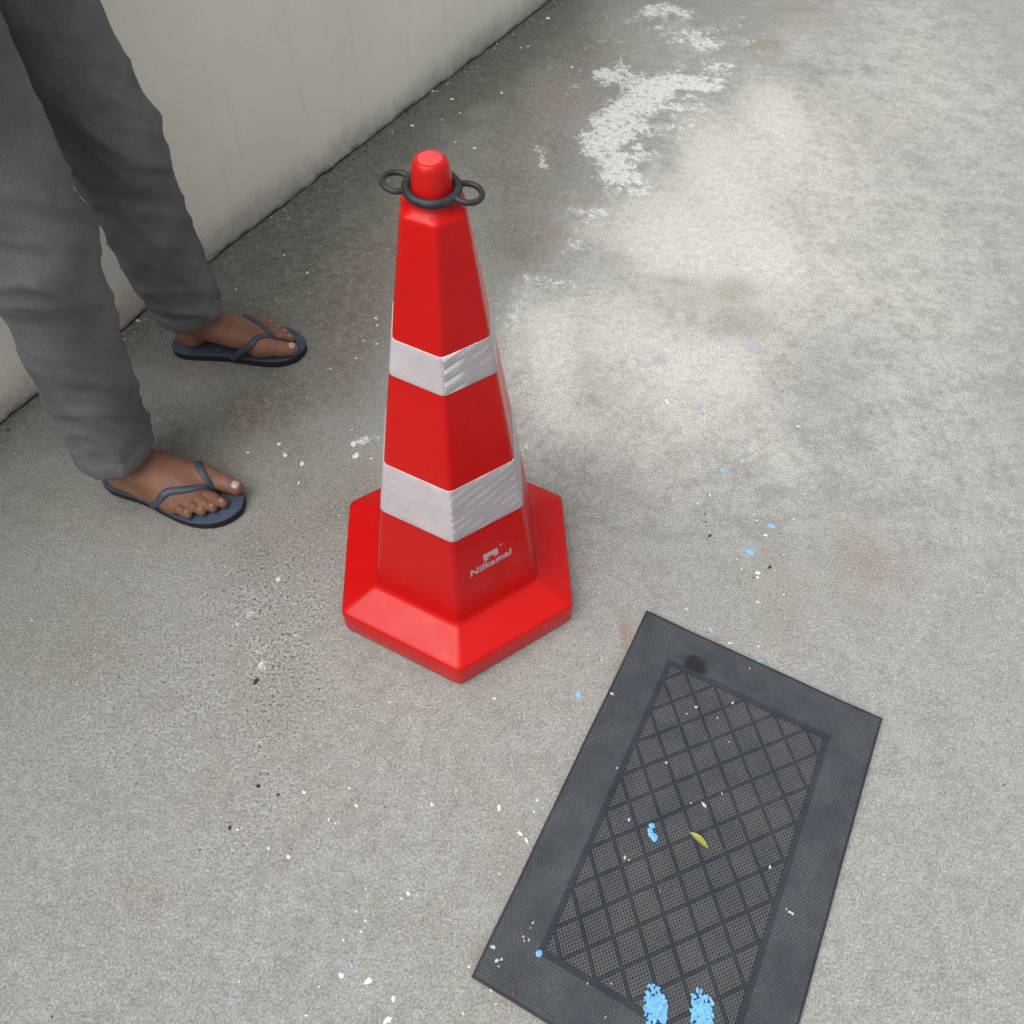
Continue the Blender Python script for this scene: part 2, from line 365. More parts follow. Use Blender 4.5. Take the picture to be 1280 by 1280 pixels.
    base = m.mix(m.math('MULTIPLY', df, .95), base, dcol)
    # worn grain tips show the lighter sand through the stain
    tips = m.math('MULTIPLY', m.ramp(m.math('ADD', m.math('MULTIPLY', n_fin, .6), m.math('MULTIPLY', n_grn, .4)), .50, .64), df)
    base = m.mix(m.math('MULTIPLY', tips, .42), base, C_MID_A)
    # olive damp patches
    of = m.ramp(m.math('ADD', ol, m.math('ADD', m.math('MULTIPLY', m.math('SUBTRACT', n_sml, .5), .7), m.math('MULTIPLY', m.math('SUBTRACT', n_med, .5), .9))), .25, .85)
    base = m.mix(m.math('MULTIPLY', of, .62), base, C_OLIVE)
    ff = m.ramp(m.math('ADD', a2.outputs['Alpha'], m.math('MULTIPLY', m.math('SUBTRACT', n_sml, .5), .8)), .2, .75)
    base = m.mix(m.math('MULTIPLY', ff, .55), base, C_FADED)
    # flaking lime skin
    lf = m.ramp(m.math('ADD', m.math('MULTIPLY', lm, .92), m.math('ADD', m.math('MULTIPLY', m.math('SUBTRACT', n_flk, .5), 2.0), m.math('MULTIPLY', m.math('SUBTRACT', n_med, .5), 1.1))), .44, .70)
    lf = m.math('MULTIPLY', lf, m.math('MULTIPLY', m.ramp(n_sml, .34, .46, .35, 1), m.ramp(n_fin, .32, .44, .6, 1)))
    base = m.mix(m.math('MULTIPLY', lf, .85), base, C_LIME)
    # scattered lime dust specks
    sp = m.voro(46)
    spk = m.math('MULTIPLY', m.ramp(sp.outputs['Distance'], .10, .05), m.ramp(m.n('ShaderNodeSeparateColor', Color=sp.outputs['Color']).outputs[0], .82, .9))
    base = m.mix(m.math('MULTIPLY', spk, .6), base, C_LIME)
    # sand grain
    gr = m.math('MULTIPLY', m.ramp(n_fin, .30, .70, .74, 1.24, False), m.ramp(n_grn, .28, .72, .79, 1.19, False))
    gr = m.math('MULTIPLY', gr, m.ramp(n_sml, .3, .7, .86, 1.12, False))
    n_pit = m.noise(205, 3, .68, dist=.15)
    gr = m.math('MULTIPLY', gr, m.math('ADD', 1.0, m.math('MULTIPLY', m.math('ADD', .25, m.math('MULTIPLY', m.math('MULTIPLY', rg, m.ramp(m.math('ADD', n_med, m.math('MULTIPLY', m.math('SUBTRACT', n_sml, .5), .6)), .38, .62, .15, 1.0)), .75)), m.ramp(n_pit, .30, .70, .5, -.55, False))))
    base = m.gain(base, gr)
    # pits where the surface has worn through to the aggregate
    thr = m.ramp(m.math('MULTIPLY', rg, m.ramp(n_sml, .35, .6)), 0, 1, .705, .53, False)
    pit = m.ramp(m.math('SUBTRACT', n_pit, thr), -.02, .05)
    base = m.mix(m.math('MULTIPLY', pit, .72), base, C_PIT)
    n_pin = m.noise(430, 0)
    base = m.mix(m.ramp(n_pin, .70, .80, 0, .42), base, C_PIT)
    base = m.mix(m.ramp(n_pin, .27, .19, 0, .5), base, C_LIME)
    # bright quartz grains and dark pin-holes
    base = m.mix(m.ramp(n_pit, .31, .24, 0, .42), base, C_LIME)
    m.color(base)
    m.rough(m.ramp(df, 0, 1, .9, .72))
    h = m.math('ADD', m.math('MULTIPLY', n_fin, .7), m.math('MULTIPLY', n_grn, .4))
    m.bump(h, .0016, .8)
    me.materials.append(m.m)
    return o


C_MID_A = (.283, .276, .257); C_MID_B = (.343, .343, .328); C_MID_C = (.300, .290, .270)
C_PALE = (.61, .592, .560); C_LIME = (.72, .72, .705); C_DARK = (.165, .156, .127); C_DARKB = (.205, .175, .142)
C_ALGAE = (.096, .107, .086); C_RUST = (.255, .195, .140); C_RUST_P = (.42, .345, .27); C_OLIVE = (.285, .272, .208)
C_FADED = (.30, .345, .365)
C_PIT = (.075, .070, .058)

ground = build_ground()


def flat_mat(name, col, rough=.7, var=.15, sc=300, spec=.3):
    m = NT(name, rough, spec)
    m.color(m.gain(col, m.ramp(m.noise(sc, 3), .3, .7, 1 - var, 1 + var, False)))
    m.bump(m.noise(sc * 2, 2), .0004, .5)
    return m.m


M_WHITE = flat_mat('white_paint', (.74, .74, .73), .7)
M_BLUE = flat_mat('blue_paint', (.24, .47, .63), .6)
M_BLACK = flat_mat('dark_debris', (.05, .042, .035), .8)


def fleck(name, x, y, r, mat, parent, z=0.0, h=.0006, ragged=.35, n=11, stretch=1.0):
    a0 = random.random() * 6.28
    sa, ca = math.sin(a0), math.cos(a0)
    vs, top = [], []
    for i in range(n):
        a = 2 * math.pi * i / n
        rr = r * (1 + ragged * (random.random() * 2 - 1))
        px, py = rr * math.cos(a) * stretch, rr * math.sin(a) / stretch
        px, py = px * ca - py * sa, px * sa + py * ca
        vs.append((px, py, 0)); top.append((px * .86, py * .86, h))
    vs = vs + top + [(0, 0, h * 1.35)]
    fs = []
    for i in range(n):
        j = (i + 1) % n
        fs += [(i, j, n + j, n + i), (n + i, n + j, 2 * n)]
    o = mesh_obj(name, vs, fs, mat, parent, True)
    o.location = (x, y, z)
    return o


for L, mt, nm, h, rg in ((WHITE, M_WHITE, 'paint_fleck', .0007, .38), (BLUE, M_BLUE, 'paint_fleck', .0006, .3),
                         (BLACK, M_BLACK, 'dirt_crumb', .0022, .35)):
    for x, y, r in L:
        fleck(nm, x, y, r * (.66 if mt is not M_BLUE else .8), mt, ground, .0004, h, rg, 11, 1 + .35 * random.random())

# loose sand and crumbs too small to pick apart
def build_grit():
    V, F, MI = [], [], []
    octa = np.array([(1, 0, 0), (0, 1, 0), (-1, 0, 0), (0, -1, 0), (0, 0, 1), (0, 0, -1)], float)
    of = [(0, 1, 4), (1, 2, 4), (2, 3, 4), (3, 0, 4), (1, 0, 5), (2, 1, 5), (3, 2, 5), (0, 3, 5)]
    cnt = 0
    while cnt < 2200:
        x = rng.uniform(-1.1, 1.4); y = rng.uniform(-.75, 2.2)
        wd = (x - WALL_A[0]) * WALL_N[0] + (y - WALL_A[1]) * WALL_N[1]
        if wd < .008: continue
        s = rng.gamma(2.0, .00035) + .0003
        if s > .0016: s = .0016
        b = len(V)
        jit = octa * rng.uniform(.6, 1.3, (6, 1)) * s * np.array([1.2, .9, .7])
        a = rng.uniform(0, 6.28)
        c, si = math.cos(a), math.sin(a)
        for q in jit:
            V.append((x + q[0] * c - q[1] * si, y + q[0] * si + q[1] * c, max(q[2], -.0003) + s * .5))
        F += [tuple(b + i for i in f) for f in of]
        k = rng.random()
        MI += [0 if k < .25 else (1 if k < .7 else 2)] * 8
        cnt += 1
    # crumbs of plaster along the foot of the wall
    for _ in range(260):
        s_ = rng.uniform(-.6, 1.7); w = .006 + abs(rng.normal(0, .02)); s = .0008 + rng.gamma(1.5, .0008)
        s = min(s, .0045)
        p = WALL_A + WALL_T * s_ + WALL_N * w
        b = len(V)
        jit = octa * rng.uniform(.6, 1.3, (6, 1)) * s
        for q in jit: V.append((p[0] + q[0], p[1] + q[1], q[2] * .7 + s * .5))
        F += [tuple(b + i for i in f) for f in of]
        MI += [0 if rng.random() < .3 else (1 if rng.random() < .45 else 2)] * 8
    o = mesh_obj('grit', V, F, mats=[flat_mat('light_grit', (.55, .54, .51)), flat_mat('dark_grit', (.07, .065, .055)), flat_mat('sand_grit', (.32, .29, .25))], mi=MI)
    tag(o, 'loose sand and crumbs scattered over the concrete', 'grit', kind='stuff')


build_grit()


# ------------------------------------------------------------------ boundary wall
def build_wall():
    root = empty('boundary_wall', (WALL_A[0], WALL_A[1], 0), math.atan2(WALL_T[1], WALL_T[0]))
    tag(root, 'plastered grey-beige boundary wall with a grimy foot', 'wall')
    # local x runs along the wall, local -y faces the yard
    H, TH = 1.35, .15
    S = np.concatenate([np.linspace(-7, -1.4, 29)[:-1], np.arange(-1.4, 2.6, .006), np.linspace(2.6, 12, 40)[1:]])
    Z = np.array([0, .004, .010, .018, .03, .05, .08, .12, .18, .26, .36, .5, .66, .84, 1.02, 1.2, H - .02, H - .006, H])
    V = []
    for k, z in enumerate(Z):
        zz = np.full_like(S, z)
        low = math.exp(-z / .02)
        z0 = .0035 + .0035 * (vnoise(S * 21, S * 0, 31) - .35) + .0040 * (vnoise(S * 95, S * 0, 33) - .5)
        zz = zz + np.clip(z0, .0008, .02) * math.exp(-z / .015)
        bulge = .006 * (vnoise(S * 2.1, S * 0 + z * 2.3, 35) - .5) + .0022 * (vnoise(S * 9, S * 0 + z * 9, 37) - .5)
        bulge += low * (.005 * (vnoise(S * 30, S * 0 + z * 40, 39) - .4) + .0025 * (vnoise(S * 110, S * 0 + z * 120, 41) - .5))
        back = .012 if k == len(Z) - 1 else (.004 if k == len(Z) - 2 else 0)
        V.append(np.stack([S, -bulge + back, zz], 1))
    n = len(S); nz = len(Z)
    bot = V[0].copy(); bot[:, 1] += .03
    topb = V[-1].copy(); topb[:, 1] = TH
    lowb = topb.copy(); lowb[:, 2] = 0
    A = np.concatenate([bot] + V + [topb, lowb])
    F = []
    for k in range(nz + 2):
        i = np.arange(n - 1)
        F.append(np.stack([k * n + i, k * n + i + 1, (k + 1) * n + i + 1, (k + 1) * n + i], 1))
    F = np.concatenate(F)
    m = NT('painted_plaster', .8, .25)
    z = m.n('ShaderNodeSeparateXYZ', Vector=m.obj()).outputs['Z']
    st = m.noise(1.0, 5, .6, vec=m.mapped((26, 26, 2.2)))
    lowf = m.noise(2.4, 4, .6)
    fine = m.noise(240, 4, .6)
    med = m.noise(30, 5, .65)
    c = m.mix(m.ramp(lowf, .3, .7), (.77, .745, .655), (.83, .805, .715))
    c = m.mix(m.ramp(st, .52, .78, 0, .22), c, (.56, .55, .465))
    blot = m.noise(7, 5, .65)
    c = m.mix(m.ramp(blot, .55, .75, 0, .22), c, (.60, .58, .50))
    c = m.gain(c, m.ramp(fine, .3, .7, .95, 1.05, False))
    # splash-back grime creeping up from the ground
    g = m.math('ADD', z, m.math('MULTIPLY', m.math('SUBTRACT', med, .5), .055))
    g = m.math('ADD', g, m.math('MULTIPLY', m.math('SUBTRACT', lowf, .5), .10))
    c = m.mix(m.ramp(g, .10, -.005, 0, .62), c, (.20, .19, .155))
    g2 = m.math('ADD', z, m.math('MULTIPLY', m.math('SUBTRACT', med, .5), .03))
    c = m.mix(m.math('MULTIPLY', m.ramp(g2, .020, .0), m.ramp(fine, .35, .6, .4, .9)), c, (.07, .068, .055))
    pv = m.voro(260)
    pk = m.math('MULTIPLY', m.ramp(pv.outputs['Distance'], .45, .2), m.math('LESS_THAN', m.n('ShaderNodeSeparateColor', Color=pv.outputs['Color']).outputs[0], m.ramp(g, .09, 0, .0, .40)))
    c = m.mix(m.math('MULTIPLY', pk, .55), c, (.07, .065, .05))
    m.color(c)
    h = m.math('ADD', m.math('MULTIPLY', fine, .25), m.math('MULTIPLY', med, .8))
    m.bump(h, .0015, .5)
    o = mesh_obj('plaster_face', A, F, m.m, root, True)


build_wall()


# ------------------------------------------------------------------ traffic cone
TH0 = -1.4868                      # bearing of the corner nearest the viewer
RC, RT, ZC, ZT = .1432, .0348, .0812, .7023


def col_r(z): return RC + (RT - RC) * (z - ZC) / (ZT - ZC)


ARC, SIDE = 7, 28


def hex_ring(c, rho, z, tw=0.0):
    """rounded hexagon: corner centres at distance c, corner radius rho"""
    pts = []
    arcs = []
    for k in range(6):
        a = TH0 + tw + k * math.pi / 3
        cx, cy = c * math.cos(a), c * math.sin(a)
        arcs.append([(cx + rho * math.cos(a + (i / (ARC - 1) - .5) * math.pi / 3), cy + rho * math.sin(a + (i / (ARC - 1) - .5) * math.pi / 3)) for i in range(ARC)])
    for k in range(6):
        pts += arcs[k]
        p, q = arcs[k][-1], arcs[(k + 1) % 6][0]
        for i in range(1, SIDE):
            t = i / SIDE
            pts.append((p[0] + (q[0] - p[0]) * t, p[1] + (q[1] - p[1]) * t))
    return [(x, y, z) for x, y in pts]


def loft(rings, close_top=False):
    n = len(rings[0])
    V = [p for r in rings for p in r]
    F = []
    for k in range(len(rings) - 1):
        for i in range(n):
            j = (i + 1) % n
            F.append((k * n + i, k * n + j, (k + 1) * n + j, (k + 1) * n + i))
    if close_top:
        c = len(V)
        z = rings[-1][0][2]
        V.append((sum(p[0] for p in rings[-1]) / n, sum(p[1] for p in rings[-1]) / n, z))
        b = (len(rings) - 1) * n
        F += [(b + i, b + (i + 1) % n, c) for i in range(n)]
    return V, F


def red_plastic():
    m = NT('red_plastic', .30, .27)
    n1 = m.noise(5, 4, .55); n2 = m.noise(160, 3, .6); n3 = m.noise(28, 5, .7)
    c = m.mix(m.ramp(n1, .3, .7), (.52, .0036, .0034), (.58, .0045, .0042))
    # faint scuffs and dust
    z = m.n('ShaderNodeSeparateXYZ', Vector=m.obj()).outputs['Z']
    sc = m.noise(1, 6, .7, vec=m.mapped((90, 90, 18)))
    c = m.mix(m.ramp(sc, .70, .88, 0, .10), c, (.62, .10, .085))
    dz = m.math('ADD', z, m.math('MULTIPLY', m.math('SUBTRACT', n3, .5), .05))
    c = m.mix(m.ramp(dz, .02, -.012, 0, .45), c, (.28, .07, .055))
    sp = m.voro(330)
    k = m.math('MULTIPLY', m.ramp(sp.outputs['Distance'], .22, .1), m.math('LESS_THAN', m.n('ShaderNodeSeparateColor', Color=sp.outputs['Color']).outputs[0], .05))
    m.color(c)
    m.rough(m.ramp(n3, .3, .7, .25, .36))
    # moulded orange-peel skin, gentle waviness of blow-moulded walls
    b1 = m.bump(m.noise(9, 1, .5), .006, .30)
    m.bump(m.math('ADD', n2, m.math('MULTIPLY', m.noise(420, 2), .6)), .0003, .22, b1)
    return m.m


def tape():
    m = NT('reflective_tape', .36, .5)
    # prismatic film: diagonal rows of tiny cells, with white glints painted into the colour
    p = m.n('ShaderNodeSeparateXYZ', Vector=m.obj())
    thf = TH0 + math.pi / 6
    t = m.math('ADD', m.math('MULTIPLY', p.outputs['X'], -math.sin(thf)), m.math('MULTIPLY', p.outputs['Y'], math.cos(thf)))
    z = p.outputs['Z']
    lowf = m.noise(22, 3, .6)
    s = m.math('ADD', m.math('MULTIPLY', z, 1.0), m.math('MULTIPLY', t, -.30))
    s = m.math('ADD', s, m.math('MULTIPLY', lowf, .006))
    row = m.math('SINE', m.math('MULTIPLY', s, 2 * math.pi / .0150))
    row = m.ramp(row, .15, .85)
    dots = m.math('MULTIPLY', m.math('SINE', m.math('MULTIPLY', m.math('ADD', t, m.math('MULTIPLY', z, .5)), 2 * math.pi / .0048)), m.math('SINE', m.math('MULTIPLY', m.math('SUBTRACT', z, m.math('MULTIPLY', t, .3)), 2 * math.pi / .0046)))
    dots = m.ramp(dots, .05, .5)
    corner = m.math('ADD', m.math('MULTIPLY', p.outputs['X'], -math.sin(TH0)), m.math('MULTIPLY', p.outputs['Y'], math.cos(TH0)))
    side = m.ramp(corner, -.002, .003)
    painted_flash = m.math('MULTIPLY', m.math('MULTIPLY', row, side), m.math('MULTIPLY', dots, m.ramp(m.noise(34, 3), .36, .58)))  # white flashes painted along the rows right of the front corner
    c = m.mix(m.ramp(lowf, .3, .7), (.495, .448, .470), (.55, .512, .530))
    c = m.mix(m.math('MULTIPLY', m.math('SUBTRACT', 1.0, dots), m.math('MULTIPLY', side, .60)), c, (.26, .225, .245))  # tape coloured darker right of the corner, for contrast with the painted glints
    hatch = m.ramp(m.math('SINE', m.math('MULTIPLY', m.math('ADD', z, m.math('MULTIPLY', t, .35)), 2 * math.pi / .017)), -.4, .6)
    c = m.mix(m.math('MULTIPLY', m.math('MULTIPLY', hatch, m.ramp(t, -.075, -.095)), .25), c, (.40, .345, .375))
    c = m.mix(m.math('MULTIPLY', painted_flash, 1.0), c, (.90, .90, .92))
    painted_glint = m.math('MULTIPLY', m.math('MULTIPLY', m.ramp(corner, .0005, .003), m.ramp(corner, .030, .014)), m.math('MULTIPLY', m.ramp(m.math('SINE', m.math('ADD', m.math('MULTIPLY', m.math('SUBTRACT', z, m.math('MULTIPLY', t, .22)), 2 * math.pi / .0165), 1.0)), .15, .7), m.math('GREATER_THAN', z, .45)))  # glint streaks painted beside the corner, upper band only
    c = m.mix(m.math('MULTIPLY', painted_glint, m.ramp(dots, 0, 1, .55, 1.0)), c, (.95, .95, .97))
    # bright dashes down the fold on the front corner
    q = m.math('ABSOLUTE', m.math('ADD', m.math('MULTIPLY', p.outputs['X'], -math.sin(TH0)), m.math('MULTIPLY', p.outputs['Y'], math.cos(TH0))))
    dash = m.math('MULTIPLY', m.ramp(q, .0022, .0008), m.math('MULTIPLY', m.ramp(m.math('SINE', m.math('MULTIPLY', z, 2 * math.pi / .0135)), .1, .6), m.math('LESS_THAN', p.outputs['Y'], 0.0)))
    c = m.mix(m.math('MULTIPLY', m.math('MULTIPLY', dash, m.ramp(m.noise(50, 2), .4, .6)), .45), c, (.86, .86, .86))
    m.color(c)
    m.rough(m.ramp(lowf, .3, .7, .28, .44))
    b1 = m.bump(m.noise(45, 3, .6), .0012, .5)
    m.bump(dots, .0003, .5, b1)
    return m.m


def build_cone():
    root = empty('traffic_cone', (0, 0, 0))
    tag(root, 'tall red hexagonal traffic cone with two silver reflective bands', 'traffic cone')
    red = red_plastic()
    # --- base: skirt, rim and sloping top
    rings = []
    for R, rho, z in ((.1900, .014, .0), (.1950, .014, .0008), (.1990, .014, .0030), (.2045, .014, .0036), (.2074, .014, .0044), (.2084, .014, .0062), (.2078, .014, .0088), (.2082, .014, .0112), (.2078, .014, .030), (.2072, .0135, .0470),
                      (.2066, .013, .0512), (.2052, .0125, .0538), (.2030, .0115, .0553), (.2000, .0105, .0568)):
        rings.append(hex_ring(R - rho, rho, z))
    N = 22
    for i in range(1, N + 1):
        t = i / N
        R = .2000 + (.1500 - .2000) * t
        rho = .0105 + (.0075 - .0105) * t
        z = .0568 + (.0785 - .0568) * t
        rings.append(hex_ring(R - rho, rho, z))
    for R, rho, z in ((.1472, .0085, .0800), (.1448, .010, .0822), (.1431, .0115, .0850), (.1420, .0125, .0885), (.1400, .0128, .0935)):
        rings.append(hex_ring(R - rho, rho, z))
    V, F = loft(rings)
    V = np.array(V)
    # knock in the right-hand slope
    a = TH0 + math.radians(90)
    for (px, py, rr, dp) in ((.1500, .0060, .0115, .0062), (.1530, -.0100, .0105, -.0036)):
        d2 = (V[:, 0] - px) ** 2 + (V[:, 1] - py) ** 2
        V[:, 2] -= dp * np.exp(-d2 / (rr * rr) * 1.6) * (V[:, 2] > .05)
    mesh_obj('base', V, F, red, root, True)
    # --- hollow-moulded column
    rings = []
    zs = [.0790] + list(np.linspace(.088, .698, 42))
    for z in zs:
        R = col_r(z); u = (z - ZC) / (ZT - ZC)
        rho = .0130 - .0045 * u
        rings.append(hex_ring(R - rho, rho, z, math.radians(3.5) * max(0, (u - .72) / .28) ** 1.4))
    tw = math.radians(3.5)
    for R, rho, z in ((.0350, .0086, .7005), (.0343, .0090, .7023), (.0330, .0100, .7036), (.0305, .0140, .7050), (.0280, .0190, .7062)):
        rings.append(hex_ring(R - rho, rho, z, tw))
    for r, z in ((.0248, .7080), (.0230, .7105), (.0216, .7140), (.0206, .7175), (.0199, .7210)):
        rings.append(hex_ring(.0002, r, z, tw))
    V, F = loft(rings)
    mesh_obj('column', V, F, red, root, True)
    rings = [hex_ring(.0002, r, z, tw) for r, z in ((.0200, .7185), (.0193, .7260), (.0184, .7345), (.0176, .7410), (.0166, .7452), (.0152, .7482), (.0136, .7497), (.0122, .7502),
                                                    (.0117, .7500), (.0110, .7499), (.0060, .7499))]
    V, F = loft(rings, True)
    capm = NT('red_plastic_cap', .36, .28)
    capm.color(capm.mix(capm.ramp(capm.noise(40, 4), .3, .7), (.50, .0050, .0048), (.56, .0085, .008)))
    capm.bump(capm.noise(500, 2), .0003, .6)
    cap = mesh_obj('cap', V, F, capm.m, root, True)
    # sawn moulding scar on top of the cap
    scar = NT('sawn_plastic', .7, .4)
    scar.color(scar.gain((.70, .060, .065), scar.ramp(scar.noise(300, 3), .3, .7, .85, 1.15, False)))
    scar.bump(scar.noise(300, 3), .0005, .6)
    V, F = loft([hex_ring(.0002, r, z, tw) for r, z in ((.0113, .7496), (.0113, .7505), (.0108, .7508), (.005, .7509))], True)
    mesh_obj('top_disc', V, F, scar.m, cap, True)
    # --- reflective bands: thin sleeves wrapped round the column
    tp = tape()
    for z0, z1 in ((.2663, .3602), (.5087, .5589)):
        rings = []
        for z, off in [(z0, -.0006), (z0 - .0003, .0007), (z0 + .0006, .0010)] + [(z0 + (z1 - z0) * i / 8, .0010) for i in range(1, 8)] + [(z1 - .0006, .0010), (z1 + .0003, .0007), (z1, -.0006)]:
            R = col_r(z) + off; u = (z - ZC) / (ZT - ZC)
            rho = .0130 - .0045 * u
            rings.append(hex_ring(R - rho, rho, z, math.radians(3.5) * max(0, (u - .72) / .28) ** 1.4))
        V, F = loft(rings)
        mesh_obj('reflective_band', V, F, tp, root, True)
    # --- printed maker's mark on the front right face
    thf = TH0 + math.pi / 6
    c30 = math.cos(math.pi / 6)
    o0 = Vector((RC * c30 * math.cos(thf), RC * c30 * math.sin(thf), ZC))
    o1 = Vector((RT * c30 * math.cos(thf), RT * c30 * math.sin(thf), ZT))
    up = (o1 - o0).normalized()
    rt = Vector((-math.sin(thf), math.cos(thf), 0))
    nm = rt.cross(up).normalized()
    ink = flat_mat('silver_print', (.44, .375, .41), .5, .25, 420)
    def on_face(pts2):
        # the flats of the moulded face sit a touch inside the sharp-corner plane
        out = []
        for x, y, z in pts2:
            p = o0 + rt * x + up * y
            R = col_r(p.z); u = (p.z - ZC) / (ZT - ZC); rho = .0130 - .0045 * u
            ap = (R - rho) * c30 + rho
            d = ap - (p.x * math.cos(thf) + p.y * math.sin(thf))
            q = p + Vector((math.cos(thf), math.sin(thf), 0)) * d + nm * (.0004 + z)
            out.append(q)
        return out
    def text_mesh(s, size, offset, shear, space=1.0):
        cu = bpy.data.curves.new('lettering', 'FONT')
        cu.body = s; cu.size = size; cu.offset = offset; cu.shear = shear; cu.space_character = space
        cu.extrude = .0; cu.resolution_u = 3
        ob = bpy.data.objects.new('lettering', cu)
        COL.objects.link(ob)
        dg = bpy.context.evaluated_depsgraph_get()
        me = bpy.data.meshes.new_from_object(ob.evaluated_get(dg))
        bpy.data.objects.remove(ob)
        V = [tuple(v.co) for v in me.vertices]; F = [tuple(p.vertices) for p in me.polygons]
        return V, F
    V, F = text_mesh('Nilkamal', .0165, .00060, .12, 1.08)
    x0 = min(v[0] for v in V); x1 = max(v[0] for v in V)
    y1 = max(v[1] for v in V)
    W = .0705; Hh = .0135
    P = []
    for x, y, z in V:
        u = (x - x0) / (x1 - x0)
        P.append((-.0390 + u * W, .0963 + u * .0030 + y / y1 * Hh, 0))
    mesh_obj('lettering', on_face(P), F, ink, root)
    # emblem: rounded square with three lotus petals left open
    def petal(cx, cy, ang, ln, wd, n=8):
        pts = []
        for i in range(n + 1):
            t = i / n; pts.append((t * ln, wd * math.sin(math.pi * t ** .8)))
        for i in range(n - 1, 0, -1):
            t = i / n; pts.append((t * ln, -wd * math.sin(math.pi * t ** .8)))
        return [(cx + x * math.cos(ang) - y * math.sin(ang), cy + x * math.sin(ang) + y * math.cos(ang)) for x, y in pts]
    bm = bmesh.new()
    nx_, ny_ = 60, 44
    ex0, ex1, ey0, ey1 = -.0152, .0092, .1136, .1292
    pets = [petal(-.003, .1142, math.radians(a_), l_, w_) for a_, l_, w_ in ((90, .0078, .0017), (38, .0076, .0015), (142, .0076, .0015), (12, .0062, .0010), (168, .0062, .0010))]
    def inside(p, poly):
        c = False
        j = len(poly) - 1
        for i in range(len(poly)):
            if ((poly[i][1] > p[1]) != (poly[j][1] > p[1])) and p[0] < (poly[j][0] - poly[i][0]) * (p[1] - poly[i][1]) / (poly[j][1] - poly[i][1]) + poly[i][0]: c = not c
            j = i
        return c
    vid = {}
    PV, PF = [], []
    def gv(i, j):
        if (i, j) not in vid:
            vid[(i, j)] = len(PV)
            PV.append((ex0 + (ex1 - ex0) * i / nx_ + .0005 * (1 - j / ny_), ey0 + (ey1 - ey0) * j / ny_, .0))
        return vid[(i, j)]
    for i in range(nx_):
        for j in range(ny_):
            x = ex0 + (ex1 - ex0) * (i + .5) / nx_; y = ey0 + (ey1 - ey0) * (j + .5) / ny_
            ux = min(x - ex0, ex1 - x); uy = min(y - ey0, ey1 - y); r = .0022
            if ux < r and uy < r and (r - ux) ** 2 + (r - uy) ** 2 > r * r: continue
            if any(inside((x, y), p) for p in pets): continue
            PF.append((gv(i, j), gv(i + 1, j), gv(i + 1, j + 1), gv(i, j + 1)))
    bm.free()
    mesh_obj('emblem', on_face(PV), PF, ink, root)
    # small registered mark: letter in a ring
    V, F = text_mesh('R', .0038, .00008, 0)
    xm = sum(v[0] for v in V) / len(V); ym = sum(v[1] for v in V) / len(V)
    P = [(x - xm + .0152, y - ym + .1312, 0) for x, y, z in V]
    n = 20; b = len(P)
    for i in range(n):
        a = 2 * math.pi * i / n
        P += [(.0152 + .0023 * math.cos(a), .1312 + .0023 * math.sin(a), 0), (.0152 + .0028 * math.cos(a), .1312 + .0028 * math.sin(a), 0)]
    F = list(F) + [(b + 2 * i, b + 2 * i + 1, b + 2 * ((i + 1) % n) + 1, b + 2 * ((i + 1) % n)) for i in range(n)]
    mesh_obj('registered_mark', on_face(P), F, ink, root)


build_cone()


def sweep(path, rad, closed=False, n=12, flat=1.0, upv=None):
    """tube along a path; flat < 1 squashes it along the local normal"""
    P = [Vector(p) for p in path]
    N = len(P)
    V, F = [], []
    for i in range(N):
        t = (P[(i + 1) % N] - P[i - 1]) if closed else (P[min(i + 1, N - 1)] - P[max(i - 1, 0)])
        t.normalize()
        u = Vector(upv[i]) if upv is not None else Vector((0, 0, 1))
        s = t.cross(u).normalized(); u = s.cross(t).normalized()
        r = rad[i] if hasattr(rad, '__len__') else rad
        for k in range(n):
            a = 2 * math.pi * k / n
            V.append(P[i] + s * (r * math.cos(a)) + u * (r * flat * math.sin(a)))
    M = N if closed else N - 1
    for i in range(M):
        j = (i + 1) % N
        for k in range(n):
            l = (k + 1) % n
            F.append((i * n + k, i * n + l, j * n + l, j * n + k))
    if not closed:
        F.append(tuple(range(n))); F.append(tuple((N - 1) * n + k for k in reversed(range(n))))
    return V, F


# ------------------------------------------------------------------ rubber chain ring slipped over the cone top
def build_ring():
    root = empty('chain_ring', (0, 0, .7205), math.radians(-8))
    root.rotation_euler = (math.radians(1.5), math.radians(2), math.radians(-8))
    tag(root, 'black rubber ring with two side loops on the tip of the red cone', 'chain ring')
    m = NT('black_rubber', .5, .45)
    m.color(m.mix(m.ramp(m.noise(60, 4), .35, .7), (.015, .0165, .019), (.030, .032, .036)))
    m.bump(m.noise(350, 3), .0004, .5)
    path = [(.0244 * math.cos(a), .0244 * math.sin(a), 0) for a in np.linspace(0, 2 * math.pi, 64, endpoint=False)]
    V, F = sweep(path, .0045, True, 16)
    mesh_obj('ring', V, F, m.m, root, True)
    for s in (-1, 1):
        path = []
        for i in range(33):
            a = math.radians(-128 + 256 * i / 32)
            path.append((s * (.0338 + .0138 * math.cos(a)), .0138 * math.sin(a), .0010 * math.cos(a) * (1 if s < 0 else -1)))
        V, F = sweep(path, .0029, False, 12)
        mesh_obj('loop', V, F, m.m, root, True)


build_ring()


